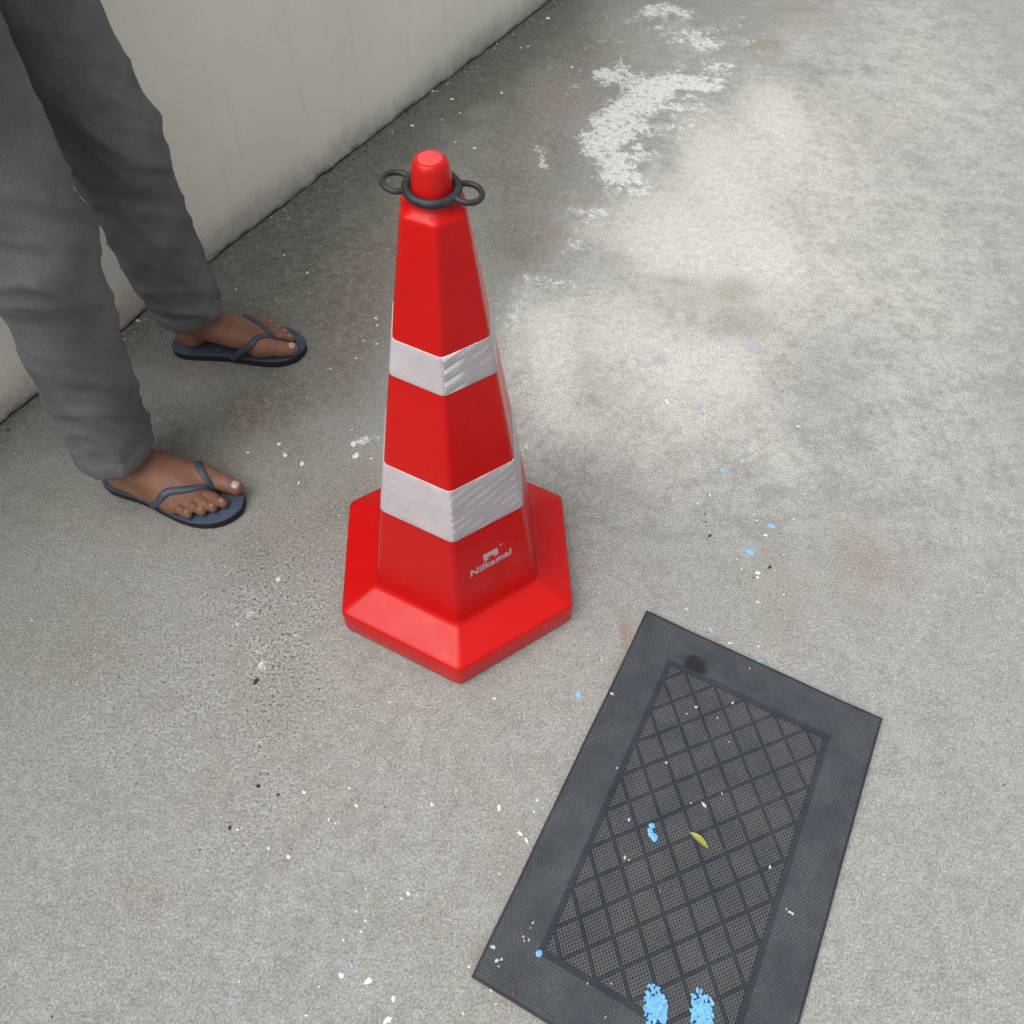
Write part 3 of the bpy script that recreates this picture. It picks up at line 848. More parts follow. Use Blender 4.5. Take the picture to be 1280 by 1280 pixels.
# ------------------------------------------------------------------ rubber door mat
def build_mat():
    L, W = .585, .385
    root = empty('door_mat', (.3135, -.0701, 0), -2.0198)
    tag(root, 'charcoal rubber door mat with diamond rib grid, lying beside the cone', 'door mat')

    def rubber(name, a, b, dust, wet=True, bumpy=.5):
        m = NT(name, .55, .4)
        n1 = m.noise(24, 5, .65); n2 = m.noise(420, 3, .6); n3 = m.noise(16, 4, .6)
        c = m.mix(m.ramp(n1, .3, .7), a, b)
        c = m.mix(m.math('MULTIPLY', m.ramp(n3, .38, .68), m.ramp(n2, .4, .65, .3, 1)), c, dust)
        v = m.voro(520)
        k = m.math('MULTIPLY', m.ramp(v.outputs['Distance'], .35, .15), m.math('LESS_THAN', m.n('ShaderNodeSeparateColor', Color=v.outputs['Color']).outputs[0], .035))
        c = m.mix(m.math('MULTIPLY', k, .5), c, (.25, .26, .27))
        if wet:
            # soaked spot near the far corner
            d = m.n('ShaderNodeVectorMath', operation='DISTANCE')
            m.put(d.inputs[0], m.mapped((1.0, .8, 0)))
            d.inputs[1].default_value = (.0527, .1040 * .8, 0)
            dd = m.math('ADD', d.outputs['Value'], m.math('MULTIPLY', m.math('SUBTRACT', m.noise(90, 4), .5), .016))
            w = m.ramp(dd, .022, .010)
            c = m.mix(m.math('MULTIPLY', w, .72), c, (.008, .0085, .009))
            m.rough(m.ramp(w, 0, 1, .58, .22))
        m.color(c)
        m.bump(n2, .0006, bumpy)
        return m.m
    def dull(mm):
        b_ = mm.node_tree.nodes['Principled BSDF']
        b_.inputs['Specular IOR Level'].default_value = .12; b_.inputs['Roughness'].default_value = .9
        return mm
    m_border = rubber('rubber_border', (.030, .037, .045), (.042, .050, .060), (.060, .068, .076))
    m_pimple = rubber('rubber_pimple', (.060, .071, .084), (.085, .098, .112), (.14, .15, .16))
    m_rib = rubber('rubber_rib', (.029, .036, .044), (.039, .047, .056), (.050, .057, .065), False)
    dull(m_rib)
    m_weave = rubber('rubber_weave', (.060, .068, .077), (.082, .090, .099), (.104, .106, .107), False)
    m_rim = rubber('rubber_rim', (.016, .018, .021), (.024, .027, .031), (.034, .037, .040), False)

    def dent(p):
        """the mat does not lie dead flat: slight swell, edges not ruler straight, corners lifting"""
        x, y, z = p
        ax = np.array([x * 9 + 3.1]); ay = np.array([y * 9 + 1.7])
        sw = .0022 * float(vnoise(ax, ay, 91)[0]) + .0009 * float(vnoise(ax * 2.7, ay * 2.7, 92)[0])
        cor = 0.0
        for cx, cy, h in ((0, 0, .0030), (L, 0, .0045), (0, W, .0035), (L, W, .0030)):
            cor += h * math.exp(-((x - cx) ** 2 + (y - cy) ** 2) / .0035)
        wx = .0013 * (float(vnoise(np.array([y * 13.0]), np.array([x * 2.0]), 93)[0]) - .5)
        wy = .0013 * (float(vnoise(np.array([x * 13.0]), np.array([y * 2.0]), 94)[0]) - .5)
        return (x + wx, y + wy, z + sw + cor)
    # border slab with a rectangular opening, chamfered outside
    i0, i1, j0, j1 = .062, .523, .062, .323
    t = .0050
    def rect(a0, a1, b0, b1, z): return [(a0, b0, z), (a1, b0, z), (a1, b1, z), (a0, b1, z)]
    xs_ = sorted(set([0, .001, L - .001, L, i0, i1] + list(np.linspace(.001, i0, 4)) + list(np.linspace(i0, i1, 24)) + list(np.linspace(i1, L - .001, 4))))
    ys_ = sorted(set([0, .001, W - .001, W, j0, j1] + list(np.linspace(.001, j0, 4)) + list(np.linspace(j0, j1, 15)) + list(np.linspace(j1, W - .001, 4))))
    vid, V, F = {}, [], []
    def vert(x, y, z):
        key = (round(x, 5), round(y, 5), round(z, 5))
        if key not in vid:
            vid[key] = len(V); V.append(dent((x, y, z)))
        return vid[key]
    def zt(x, y): return t - .0012 if min(x, y, L - x, W - y) < .0005 else t
    for a in range(len(xs_) - 1):
        for b in range(len(ys_) - 1):
            x0, x1, y0, y1 = xs_[a], xs_[a + 1], ys_[b], ys_[b + 1]
            if i0 - 1e-6 <= x0 and x1 <= i1 + 1e-6 and j0 - 1e-6 <= y0 and y1 <= j1 + 1e-6: continue
            F.append((vert(x0, y0, zt(x0, y0)), vert(x1, y0, zt(x1, y0)), vert(x1, y1, zt(x1, y1)), vert(x0, y1, zt(x0, y1))))
    for a in range(len(xs_) - 1):
        x0, x1 = xs_[a], xs_[a + 1]
        for y in (0, W): F.append((vert(x0, y, 0), vert(x1, y, 0), vert(x1, y, zt(x1, y)), vert(x0, y, zt(x0, y))))
        if i0 - 1e-6 <= x0 and x1 <= i1 + 1e-6:
            for y in (j0, j1): F.append((vert(x0, y, 0), vert(x1, y, 0), vert(x1, y, t), vert(x0, y, t)))
    for b in range(len(ys_) - 1):
        y0, y1 = ys_[b], ys_[b + 1]
        for x in (0, L): F.append((vert(x, y0, 0), vert(x, y1, 0), vert(x, y1, zt(x, y1)), vert(x, y0, zt(x, y0))))
        if j0 - 1e-6 <= y0 and y1 <= j1 + 1e-6:
            for x in (i0, i1): F.append((vert(x, y0, 0), vert(x, y1, 0), vert(x, y1, t), vert(x, y0, t)))
    mesh_obj('border', V, F, m_border, root)
    # moulded bead along the outer edge
    def strip(p, q, w, z0, z1, ext=0.0, ch=.7):
        d = (Vector(q) - Vector(p)).normalized(); s = Vector((-d.y, d.x)) * w * .5
        p = Vector(p) - d * ext; q = Vector(q) + d * ext
        zm = z0 + (z1 - z0) * .6
        n = max(1, int(math.ceil((q - p).length / .03)))
        V, F = [], []
        for i in range(n + 1):
            o = p + (q - p) * (i / n)
            for sc, z in ((-1, z0), (-1, zm), (-ch, z1), (ch, z1), (1, zm), (1, z0)):
                v = o + s * sc
                V.append(dent((v.x, v.y, z)))
        for i in range(n):
            for k in range(5):
                F.append((i * 6 + k, i * 6 + k + 1, i * 6 + k + 7, i * 6 + k + 6))
        F.append(tuple(range(6))); F.append(tuple(n * 6 + k for k in reversed(range(6))))
        return V, F
    e = .0014
    for k, (p, q) in enumerate((((e, 0), (e, W)), ((L - e, 0), (L - e, W)), ((e * 2, e), (L - e * 2, e)), ((e * 2, W - e), (L - e * 2, W - e)))):
        V, F = strip(p, q, .0034, .0006, t + .0010 + .0002 * (k % 2))
        mesh_obj('edge_bead', V, F, m_rim, root)
    # frame round the open centre
    f0, f1, g0, g1 = .066, .519, .066, .319
    for k, (p, q) in enumerate((((f0, g0), (f1, g0)), ((f0, g1), (f1, g1)), ((f0, g0), (f0, g1)), ((f1, g0), (f1, g1)))):
        V, F = strip(p, q, .0085, .0004, t + .0002 + .00025 * (k // 2), .0042, .94)
        mesh_obj('frame_strip', V, F, m_rib, root)

    def clip(p, d):
        t0, t1 = -99.0, 99.0
        for c, dd, lo, hi in ((p[0], d[0], f0, f1), (p[1], d[1], g0, g1)):
            a, b = (lo - c) / dd, (hi - c) / dd
            t0 = max(t0, min(a, b)); t1 = min(t1, max(a, b))
        return (t0, t1)
    e0, n0, he, hn = .1244, .0925, .0279, .02435
    # diagonal ribs, one strip each
    for fam in (1, -1):
        for mm in range(-16, 17):
            p = (e0 + 2 * he * mm, n0); d = (he, hn * fam)
            t0, t1 = clip(p, d)
            if t1 - t0 < .35: continue
            V, F = strip((p[0] + d[0] * t0, p[1] + d[1] * t0), (p[0] + d[0] * t1, p[1] + d[1] * t1),   .0049, .0004, t - .0003 + (.0003 if fam > 0 else 0))
            mesh_obj('rib', V, F, m_rib, root)
    # the fine open weave between the ribs
    AV, AF = [], []
    for fam in (1, -1):
        for mm in range(-150, 160):
            if mm % 9 == 0: continue
            p = (e0 + 2 / 9 * he * mm, n0); d = (he, hn * fam)
            t0, t1 = clip(p, d)
            if t1 - t0 < .05: continue
            V, F = strip((p[0] + d[0] * t0, p[1] + d[1] * t0), (p[0] + d[0] * t1, p[1] + d[1] * t1), .0021, .0008 if fam > 0 else .0003, .0042 if fam > 0 else .0037)
            b = len(AV); AV += V; AF += [tuple(b + i for i in f) for f in F]
    tag(mesh_obj('weave', AV, AF, m_weave, root), kind='stuff')
    # pimples covering the border
    AV, AF = [], []
    pt = .0050
    rows = int(L / (pt * .866))
    for r in range(rows):
        x = .005 + r * pt * .866
        if x > L - .005: break
        for c in range(int(W / pt)):
            y = .005 + c * pt + (pt / 2 if r % 2 else 0)
            if y > W - .005: continue
            if i0 - .002 < x < i1 + .002 and j0 - .002 < y < j1 + .002: continue
            h = .0015 * (.5 + .9 * random.random()) if random.random() > .15 else .0004
            s = .0016; s2 = .0008
            b = len(AV)
            x_, y_, dz = dent((x, y, 0))
            for rr, z in ((s, t - .0003 + dz), (s2, t + h + dz)):
                for k in range(5):
                    a = 1.2566 * k + .3
                    AV.append((x_ + rr * math.cos(a), y_ + rr * math.sin(a), z))
            AF += [(b + k, b + (k + 1) % 5, b + 5 + (k + 1) % 5, b + 5 + k) for k in range(5)] + [(b + 5, b + 6, b + 7, b + 8, b + 9)]
    tag(mesh_obj('pimples', AV, AF, m_pimple, root, False), kind='stuff')
    # paint drips on the mat
    M_MW = flat_mat('white_drip', (.50, .51, .52), .7)
    for x, y, r in MATW:
        zz = t + .0006 if not (f0 < x < f1 and g0 < y < g1) else .0046
        fleck('paint_fleck', x, y, r * .8, M_MW, root, dent((x, y, zz))[2], .0008, .5, 9, 1.3)
    M_MB = flat_mat('blue_drip', (.15, .42, .72), .5, .3, 260, .4)
    for i, (x, y, r) in enumerate(MATB):
        fleck('paint_drip', x, y, r * .95, M_MB, root, dent((x, y, .0045 if i < 4 else t + .0006))[2], .0005, .22, 14)
    fleck('paint_fleck', .5764, .0546, .0022, flat_mat('red_brown_speck', (.22, .06, .04)), root, dent((.5764, .0546, t + .0006))[2], .001, .3, 9, 1.7)
    # two rolled-on splashes of blue: broken strokes caught on the weave
    for k, (cx, cy, an) in enumerate(((.5055, .2195, -2.6), (.4835, .2735, -2.6))):
        AV, AF = [], []
        for _ in range(270 if k == 0 else 190):
            u, v = rng.normal(0, .0085), rng.normal(0, .0105 if k == 0 else .0080)
            if abs(u) > .022 or abs(v) > .014: continue
            x = cx + u - v * .25; y = cy + v + u * .35
            ln, wd = rng.uniform(.0018, .0052), rng.uniform(.0010, .0024)
            a = .72 if rng.random() < .6 else -.72
            a += rng.normal(0, .15)
            b = len(AV)
            for i in range(7):
                q = 2 * math.pi * i / 7
                px, py = ln * math.cos(q) * rng.uniform(.7, 1.2), wd * math.sin(q) * rng.uniform(.7, 1.2)
                AV.append((x + px * math.cos(a) - py * math.sin(a), y + px * math.sin(a) + py * math.cos(a), dent((x, y, t + .0006))[2] + rng.uniform(0, .0006)))
            AF.append(tuple(range(b, b + 7)))
        o = mesh_obj('paint_splash', AV, AF, M_MB, root)
    return root


build_mat()


# ------------------------------------------------------------------ fallen leaf on the mat
def build_leaf():
    # lies on the weave; leaf local x runs from stalk to tip
    ma = -2.0198
    ca, sa = math.cos(ma), math.sin(ma)
    def w(x, y): return Vector((.3135 + x * ca - y * sa, -.0701 + x * sa + y * ca, .0072))
    p, q = w(.2905, .1852), w(.2990, .2140)
    d = q - p
    o = empty('fallen_leaf', p, math.atan2(d.y, d.x))
    tag(o, 'small yellow-green leaf lying on the charcoal door mat', 'leaf')
    ln = d.length
    m = NT('yellow_green_leaf', .5, .4)
    y = m.n('ShaderNodeSeparateXYZ', Vector=m.obj())
    n = m.noise(140, 4)
    c = m.mix(m.ramp(n, .35, .65), (.20, .235, .028), (.29, .29, .045))
    c = m.mix(m.ramp(y.outputs['X'], .004, .016, .5, 0), c, (.40, .33, .12))
    m.color(c)
    m.bump(m.noise(500, 3), .0003, .5)
    V, F = [], []
    N = 18
    for i in range(N + 1):
        t = i / N
        hw = .0043 * (math.sin(math.pi * t ** .85) ** .85) + .0002
        z = .0012 * math.sin(t * 3.0) + .0006
        for k, s in enumerate((-1, -.5, 0, .5, 1)):
            V.append((t * ln, s * hw + .0012 * math.sin(t * 3.1), z + abs(s) * hw * .35))
    for i in range(N):
        for k in range(4):
            a = i * 5 + k
            F.append((a, a + 1, a + 6, a + 5))
    mesh_obj('blade', V, F, m.m, o, True)
    Vs, Fs = sweep([(t * ln, .0012 * math.sin(t * 3.1), .0012 * math.sin(t * 3.0) + .0007) for t in np.linspace(-.06, .96, 14)], [.00045 - .0003 * i / 13 for i in range(14)], False, 6)
    v = NT('leaf_midrib', .5, .4); v.color((.46, .42, .14))
    mesh_obj('midrib', Vs, Fs, v.m, o, True)


build_leaf()


# ------------------------------------------------------------------ person in flip-flops, standing with the back to the wall
SOLE = .0175
LEFT = (np.array([-.597, .484]), math.radians(1.5), -1.0)     # heel, bearing, side of the big toe along local +y
RIGHT = (np.array([-.630, .157]), math.radians(-15.0), 1.0)


def foot_w(f, x, m, z):
    """foot-local (forward, towards the big toe, up) to world"""
    h, a, s = f
    y = m * s
    return np.array([h[0] + x * math.cos(a) - y * math.sin(a), h[1] + x * math.sin(a) + y * math.cos(a), z])


def foot_prims(f):
    """rounded cones: (a, b, ra, rb, k)"""
    S = SOLE
    P = []
    def c(a, b, ra, rb, k): P.append((foot_w(f, *a), foot_w(f, *b), ra, rb, k))
    c((.034, .000, S + .026), (.036, .000, S + .030), .0265, .0270, .012)          # heel
    c((.036, .000, S + .030), (.052, .000, S + .070), .0285, .0300, .014)
    # instep: five rays to the heads of the toes
    for x, m, z, r0, r1 in ((.182, .0285, .0205, .0270, .0190), (.182, .0030, .0205, .0250, .0150), (.176, -.0130, .0180, .0240, .0140),
                            (.166, -.0260, .0155, .0225, .0130), (.150, -.0370, .0130, .0200, .0125)):
        c((.068, m * .30, S + .052), (x, m, S + z), r0, r1, .012)
    c((.040, -.018, S + .018), (.150, -.036, S + .012), .0175, .0125, .012)        # outer edge of the sole
    c((.182, .0290, S + .0190), (.170, .0320, S + .0180), .0190, .0180, .010)      # ball
    # toes
    c((.186, .0290, S + .0185), (.214, .0300, S + .0160), .0165, .0150, .006)
    c((.214, .0300, S + .0160), (.2345, .0285, S + .0140), .0150, .0132, .004)
    for x0, m0, x1, m1, x2, m2, r in ((.186, .0000, .210, -.0040, .2265, -.0050, .0094), (.180, -.0150, .200, -.0180, .2150, -.0190, .0088),
                                      (.170, -.0270, .187, -.0305, .2005, -.0315, .0084), (.154, -.0380, .169, -.0430, .1810, -.0435, .0082)):
        c((x0, m0, S + .0165), (x1, m1, S + .0170), r * 1.05, r, .0028)
        c((x1, m1, S + .0170), (x2, m2, S + .0095), r, r * .93, .0024)
    # ankle bones
    c((.050, .026, S + .074), (.052, .027, S + .070), .0115, .0115, .014)
    c((.044, -.027, S + .066), (.046, -.028, S + .062), .0110, .0110, .014)
    c((.014, .0, S + .060), (.024, .0, S + .11), .0110, .0120, .018)               # tendon
    return P


def body_prims():
    P = []
    def c(a, b, ra, rb, k=.02): P.append((np.array(a, float), np.array(b, float), ra, rb, k))
    for f, knee, hip in ((LEFT, (-.540, .442, .485), (-.580, .395, .880)), (RIGHT, (-.560, .196, .485), (-.585, .235, .880))):
        P += foot_prims(f)
        an = foot_w(f, .050, 0, SOLE + .080)
        mid = an * .55 + np.array(knee) * .45
        c(an, mid, .0330, .0440)
        c(mid + (-.012, 0, 0), np.array(knee) + (-.018, 0, -.06), .0480, .0500)
        c(mid, knee, .0400, .0520)
        c(knee, hip, .0560, .0830)
    c((-.59, .285, .93), (-.59, .345, .93), .105, .105, .04)
    c((-.600, .315, .98), (-.605, .315, 1.10), .110, .108, .04)
    c((-.605, .270, 1.10), (-.605, .250, 1.30), .085, .080, .04)
    c((-.605, .360, 1.10), (-.605, .380, 1.30), .085, .080, .04)
    c((-.605, .175, 1.355), (-.605, .455, 1.355), .052, .052, .05)
    c((-.600, .315, 1.36), (-.592, .315, 1.45), .056, .050, .03)
    # head
    c((-.590, .315, 1.555), (-.578, .315, 1.580), .080, .078, .02)
    c((-.570, .315, 1.515), (-.562, .315, 1.490), .055, .042, .03)
    c((-.500, .315, 1.545), (-.488, .315, 1.522), .008, .013, .012)
    for s in (-1, 1):
        c((-.585, .315 + s * .080, 1.555), (-.582, .315 + s * .080, 1.520), .014, .010, .010)
        # arm, forearm, hand
        sh = np.array((-.605, .315 + s * .165, 1.345)); el = np.array((-.600, .315 + s * .195, 1.065)); wr = np.array((-.560, .315 + s * .190, .830))
        c(sh, el, .046, .037); c(el, wr, .037, .025)
        pa = wr + np.array((.014, 0, -.075))
        c(wr, pa, .024, .026, .015); c(wr + (.014, 0, -.03), pa + (.012, 0, 0), .018, .018, .012)
        for k, ln in enumerate((.068, .078, .072, .058)):
            b0 = pa + np.array((.026 - k * .0165, -s * .002, -.006)); b1 = b0 + np.array((.004, -s * .010, -ln * .55)); b2 = b1 + np.array((.0, -s * .016, -ln * .42))
            c(b0, b1, .0086, .0080, .004); c(b1, b2, .0080, .0066, .003)
        t0 = wr + np.array((.026, -s * .006, -.028)); t1 = t0 + np.array((.018, -s * .010, -.034)); t2 = t1 + np.array((.004, -s * .008, -.026))
        c(t0, t1, .0120, .0098, .008); c(t1, t2, .0098, .0078, .004)
    return P


def smin(a, b, k):
    h = np.clip(.5 + .5 * (b - a) / k, 0, 1)
    return b + (a - b) * h - k * h * (1 - h)


def cone_dist(PX, PY, PZ, a, b, ra, rb):
    ab = b - a
    L2 = max(float(ab @ ab), 1e-12)
    t = np.clip(((PX - a[0]) * ab[0] + (PY - a[1]) * ab[1] + (PZ - a[2]) * ab[2]) / L2, 0, 1)
    dx = PX - a[0] - t * ab[0]; dy = PY - a[1] - t * ab[1]; dz = PZ - a[2] - t * ab[2]
    return np.sqrt(dx * dx + dy * dy + dz * dz) - (ra + (rb - ra) * t)


def sdf_points(prims, P):
    f = np.full(len(P), .2)
    for a, b, ra, rb, k in prims:
        f = smin(f, cone_dist(P[:, 0], P[:, 1], P[:, 2], a, b, ra, rb), k)
    return f


def field(prims, xs, ys, zs):
    f = np.full((len(xs), len(ys), len(zs)), .2, dtype=np.float32)
    for a, b, ra, rb, k in prims:
        m = max(ra, rb) + k + .03
        lo = np.minimum(a, b) - m; hi = np.maximum(a, b) + m
        sl = []
        for ax, l, h in ((xs, lo[0], hi[0]), (ys, lo[1], hi[1]), (zs, lo[2], hi[2])):
            i0, i1 = np.searchsorted(ax, l), np.searchsorted(ax, h)
            sl.append(slice(max(i0 - 1, 0), min(i1 + 1, len(ax))))
        if any(s.stop - s.start < 1 for s in sl): continue
        X = xs[sl[0]][:, None, None].astype(np.float32); Y = ys[sl[1]][None, :, None].astype(np.float32); Z = zs[sl[2]][None, None, :].astype(np.float32)
        d = cone_dist(X, Y, Z, a, b, ra, rb).astype(np.float32)
        f[tuple(sl)] = smin(f[tuple(sl)], d, k)
    return f


def surface(f, xs, ys, zs):
    """surface nets on a rectilinear grid"""
    ins = f < 0
    nx, ny, nz = f.shape
    c = np.zeros((nx - 1, ny - 1, nz - 1), np.uint8)
    for i in (0, 1):
        for j in (0, 1):
            for k in (0, 1):
                c += ins[i:nx - 1 + i, j:ny - 1 + j, k:nz - 1 + k]
    act = (c > 0) & (c < 8)
    I, J, K = np.nonzero(act)
    vid = np.full(act.shape, -1, np.int64); vid[I, J, K] = np.arange(len(I))
    acc = np.zeros((len(I), 3)); cnt = np.zeros(len(I))
    corners = [(i, j, k) for i in (0, 1) for j in (0, 1) for k in (0, 1)]
    for p in corners:
        for ax in range(3):
            if p[ax]: continue
            q = list(p); q[ax] = 1
            fa = f[I + p[0], J + p[1], K + p[2]].astype(float); fb = f[I + q[0], J + q[1], K + q[2]].astype(float)
            m = (fa < 0) != (fb < 0)
            t = np.where(m, fa / np.where(m, fa - fb, 1), 0)
            w = [xs[I + p[0]] + 0, ys[J + p[1]] + 0, zs[K + p[2]] + 0]
            e = [xs[I + q[0]], ys[J + q[1]], zs[K + q[2]]]
            for d in range(3): acc[:, d] += np.where(m, w[d] + (e[d] - w[d]) * t, 0)
            cnt += m
    V = acc / cnt[:, None]
    F = []
    a, b = ins[:-1, 1:-1, 1:-1], ins[1:, 1:-1, 1:-1]
    for ax in range(3):
        sa = [slice(1, -1)] * 3; sb = [slice(1, -1)] * 3
        sa[ax] = slice(0, -1); sb[ax] = slice(1, None)
        A, B = ins[tuple(sa)], ins[tuple(sb)]
        for flip, M in ((0, A & ~B), (1, ~A & B)):
            g = list(np.nonzero(M))
            for d in range(3):
                if d != ax: g[d] = g[d] + 1
            u, v = [d for d in range(3) if d != ax]
            def cell(du, dv):
                h = [x.copy() for x in g]; h[u] -= du; h[v] -= dv
                return vid[h[0], h[1], h[2]]
            q = np.stack([cell(0, 0), cell(1, 0), cell(1, 1), cell(0, 1)], 1)
            if flip ^ (ax == 1): q = q[:, ::-1]
            F.append(q)
    return V, np.concatenate(F)


def fast_mesh(name, V, F, mat, parent):
    me = bpy.data.meshes.new(name)
    me.vertices.add(len(V)); me.vertices.foreach_set('co', np.ascontiguousarray(V, dtype=np.float32).ravel())
    me.loops.add(F.size); me.loops.foreach_set('vertex_index', np.ascontiguousarray(F, dtype=np.int32).ravel())
    me.polygons.add(len(F)); me.polygons.foreach_set('loop_start', np.arange(0, F.size, 4, dtype=np.int32))
    me.update(calc_edges=True)
    me.validate()
    me.materials.append(mat)
    me.polygons.foreach_set('use_smooth', np.ones(len(me.polygons), dtype=bool))
    o = bpy.data.objects.new(name, me)
    COL.objects.link(o)
    o.parent = parent
    return o


def smooth_mesh(V, F, it, lam=.5):
    e = np.concatenate([F[:, [0, 1]], F[:, [1, 2]], F[:, [2, 3]], F[:, [3, 0]]])
    e = np.concatenate([e, e[:, ::-1]])
    cnt = np.bincount(e[:, 0], minlength=len(V))[:, None]
    for i in range(it):
        s = np.stack([np.bincount(e[:, 0], weights=V[e[:, 1], d], minlength=len(V)) for d in range(3)], 1) / np.maximum(cnt, 1)
        V = V + (lam if i % 2 == 0 else -lam * .95) * (s - V)
    return V


def build_person():
    root = empty('person', (-.60, .32, 0))
    off = Vector((.60, -.32, 0))
    tag(root, 'person in grey trousers and navy flip-flops standing beside the boundary wall', 'person')
    skin = NT('brown_skin', .48, .4)
    n1, n2, n3 = skin.noise(18, 4), skin.noise(160, 4, .65), skin.noise(520, 2)
    c = skin.mix(skin.ramp(n1, .35, .65), (.190, .085, .050), (.255, .120, .074))
    c = skin.mix(skin.ramp(n2, .45, .75, 0, .4), c, (.135, .058, .034))
    skin.color(c)
    skin.b.inputs['Subsurface Weight'].default_value = .12
    skin.b.inputs['Subsurface Radius'].default_value = (.006, .003, .0015)
    skin.b.inputs['Subsurface Scale'].default_value = .5
    v = skin.voro(330, feature='DISTANCE_TO_EDGE')
    skin.bump(skin.math('ADD', skin.math('ADD', skin.math('MULTIPLY', n2, .7), skin.math('MULTIPLY', skin.noise(70, 3, .6, dist=1.0), 1.6)), skin.math('MULTIPLY', skin.ramp(v.outputs['Distance'], 0, .12), .3)), .0009, .5)
    P = body_prims()
    xs = np.arange(-.745, -.325, .002); ys = np.arange(-.005, .650, .002)
    zs = np.concatenate([np.arange(.008, .086, .0018), np.arange(.088, .14, .004), np.arange(.145, 1.70, .0085)])
    f = field(P, xs, ys, zs)
    f = np.maximum(f, (SOLE + .0004 - zs)[None, None, :].astype(np.float32))
    V, F = surface(f, xs, ys, zs)
    V = smooth_mesh(V, F, 4, .45)
    pivot = np.array([-.60, .32, 0])
    fast_mesh('body', V - pivot, F, skin.m, root)

    # toenails
    nail = NT('toenail', .3, .5)
    nail.color(nail.mix(nail.ramp(nail.noise(120, 3), .3, .7), (.42, .29, .24), (.52, .40, .35)))
    small_nail = NT('small_toenail', .35, .5)
    small_nail.color((.30, .185, .145))
    fp = {0: foot_prims(LEFT), 1: foot_prims(RIGHT)}
    for fi, ft in enumerate((LEFT, RIGHT)):
        for x, m, ln, wd in ((.2385, .0285, .0115, .0076), (.2270, -.0050, .0062, .0041), (.2155, -.0190, .0056, .0038), (.2008, -.0315, .0050, .0036), (.1812, -.0435, .0044, .0034)):
            pts = []
            nu, nv = 7, 7
            big = ln > .01
            xc = x - (.0010 if big else .0005)
            for i in range(nu):
                for j in range(nv):
                    u = i / (nu - 1) * 2 - 1; w = j / (nv - 1) * 2 - 1
                    # squircle outline
                    uu = u * math.sqrt(max(1 - w * w * .42, 0)); ww = w * math.sqrt(max(1 - u * u * .30, 0))
                    pts.append(foot_w(ft, xc + uu * ln * .5, m + ww * wd, 0))
            pts = np.array(pts)
            zlo = np.full(len(pts), SOLE); zhi = np.full(len(pts), SOLE + .05)
            # find the top of the toe under each point
            zz = np.linspace(SOLE + .05, SOLE, 120)
            top = np.full(len(pts), np.nan)
            for z in zz:
                q = pts.copy(); q[:, 2] = z
                d = sdf_points(fp[fi], q)
                hit = np.isnan(top) & (d < 0)
                top[hit] = z
            top = np.where(np.isnan(top), np.nanmin(top), top)
            pts[:, 2] = top + .0007
            Fn = [(i * nv + j, (i + 1) * nv + j, (i + 1) * nv + j + 1, i * nv + j + 1) for i in range(nu - 1) for j in range(nv - 1)]
            mesh_obj('toenail', pts - pivot, Fn, nail.m if big else small_nail.m, root, True)

    # eyes, brows and mouth
    def blob(name, c, r, mat):
        bm = bmesh.new()
        bmesh.ops.create_uvsphere(bm, u_segments=16, v_segments=10, radius=1.0)
        V = [(c[0] - pivot[0] + v.co.x * r[0], c[1] - pivot[1] + v.co.y * r[1], c[2] - pivot[2] + v.co.z * r[2]) for v in bm.verts]
        bm.verts.index_update()
        Fb = [tuple(v.index for v in f_.verts) for f_ in bm.faces]
        bm.free()
        return mesh_obj(name, V, Fb, mat, root, True)
    eye_w, eye_d, lip = NT('eye_white', .25), NT('iris', .2), NT('lips', .45)
    eye_w.color((.62, .60, .56)); eye_d.color((.02, .012, .008)); lip.color((.16, .055, .045))
    def front(y, z):
        xs_ = np.linspace(-.44, -.60, 160)
        d = sdf_points(P, np.stack([xs_, np.full(160, y), np.full(160, z)], 1))
        return xs_[np.nonzero(d < 0)[0][0]]
    for s in (-1, 1):
        y, z = .315 + s * .031, 1.553
        x = front(y, z)
        blob('eye', (x - .004, y, z), (.006, .0125, .0062), eye_w.m)
        blob('iris', (x + .0005, y, z), (.0025, .0052, .0052), eye_d.m)
        blob('eyebrow', (front(y, z + .019), y, z + .019), (.003, .017, .0030), eye_d.m)
    blob('lips', (front(.315, 1.498) - .001, .315, 1.498), (.005, .021, .0055), lip.m)

    # --- flip-flops
    sole_m = NT('navy_footbed', .7, .3)
    wv = sole_m.voro(420, rnd=.2)
    n = sole_m.noise(60, 5, .65)
    c = sole_m.mix(sole_m.ramp(n, .3, .7), (.042, .060, .095), (.066, .090, .130))
    c = sole_m.mix(sole_m.ramp(sole_m.noise(200, 4), .55, .8, 0, .5), c, (.13, .15, .17))
    sole_m.color(c)
    sole_m.bump(wv.outputs['Distance'], .0009, .6)
    side_m = flat_mat('dark_sole_edge', (.016, .018, .022), .7, .3, 200)
    strap_m = NT('navy_strap', .45, .45)
    strap_m.color(strap_m.mix(strap_m.ramp(strap_m.noise(90, 4), .3, .7), (.034, .046, .072), (.055, .072, .102)))
    strap_m.bump(strap_m.noise(500, 2), .0004, .6)
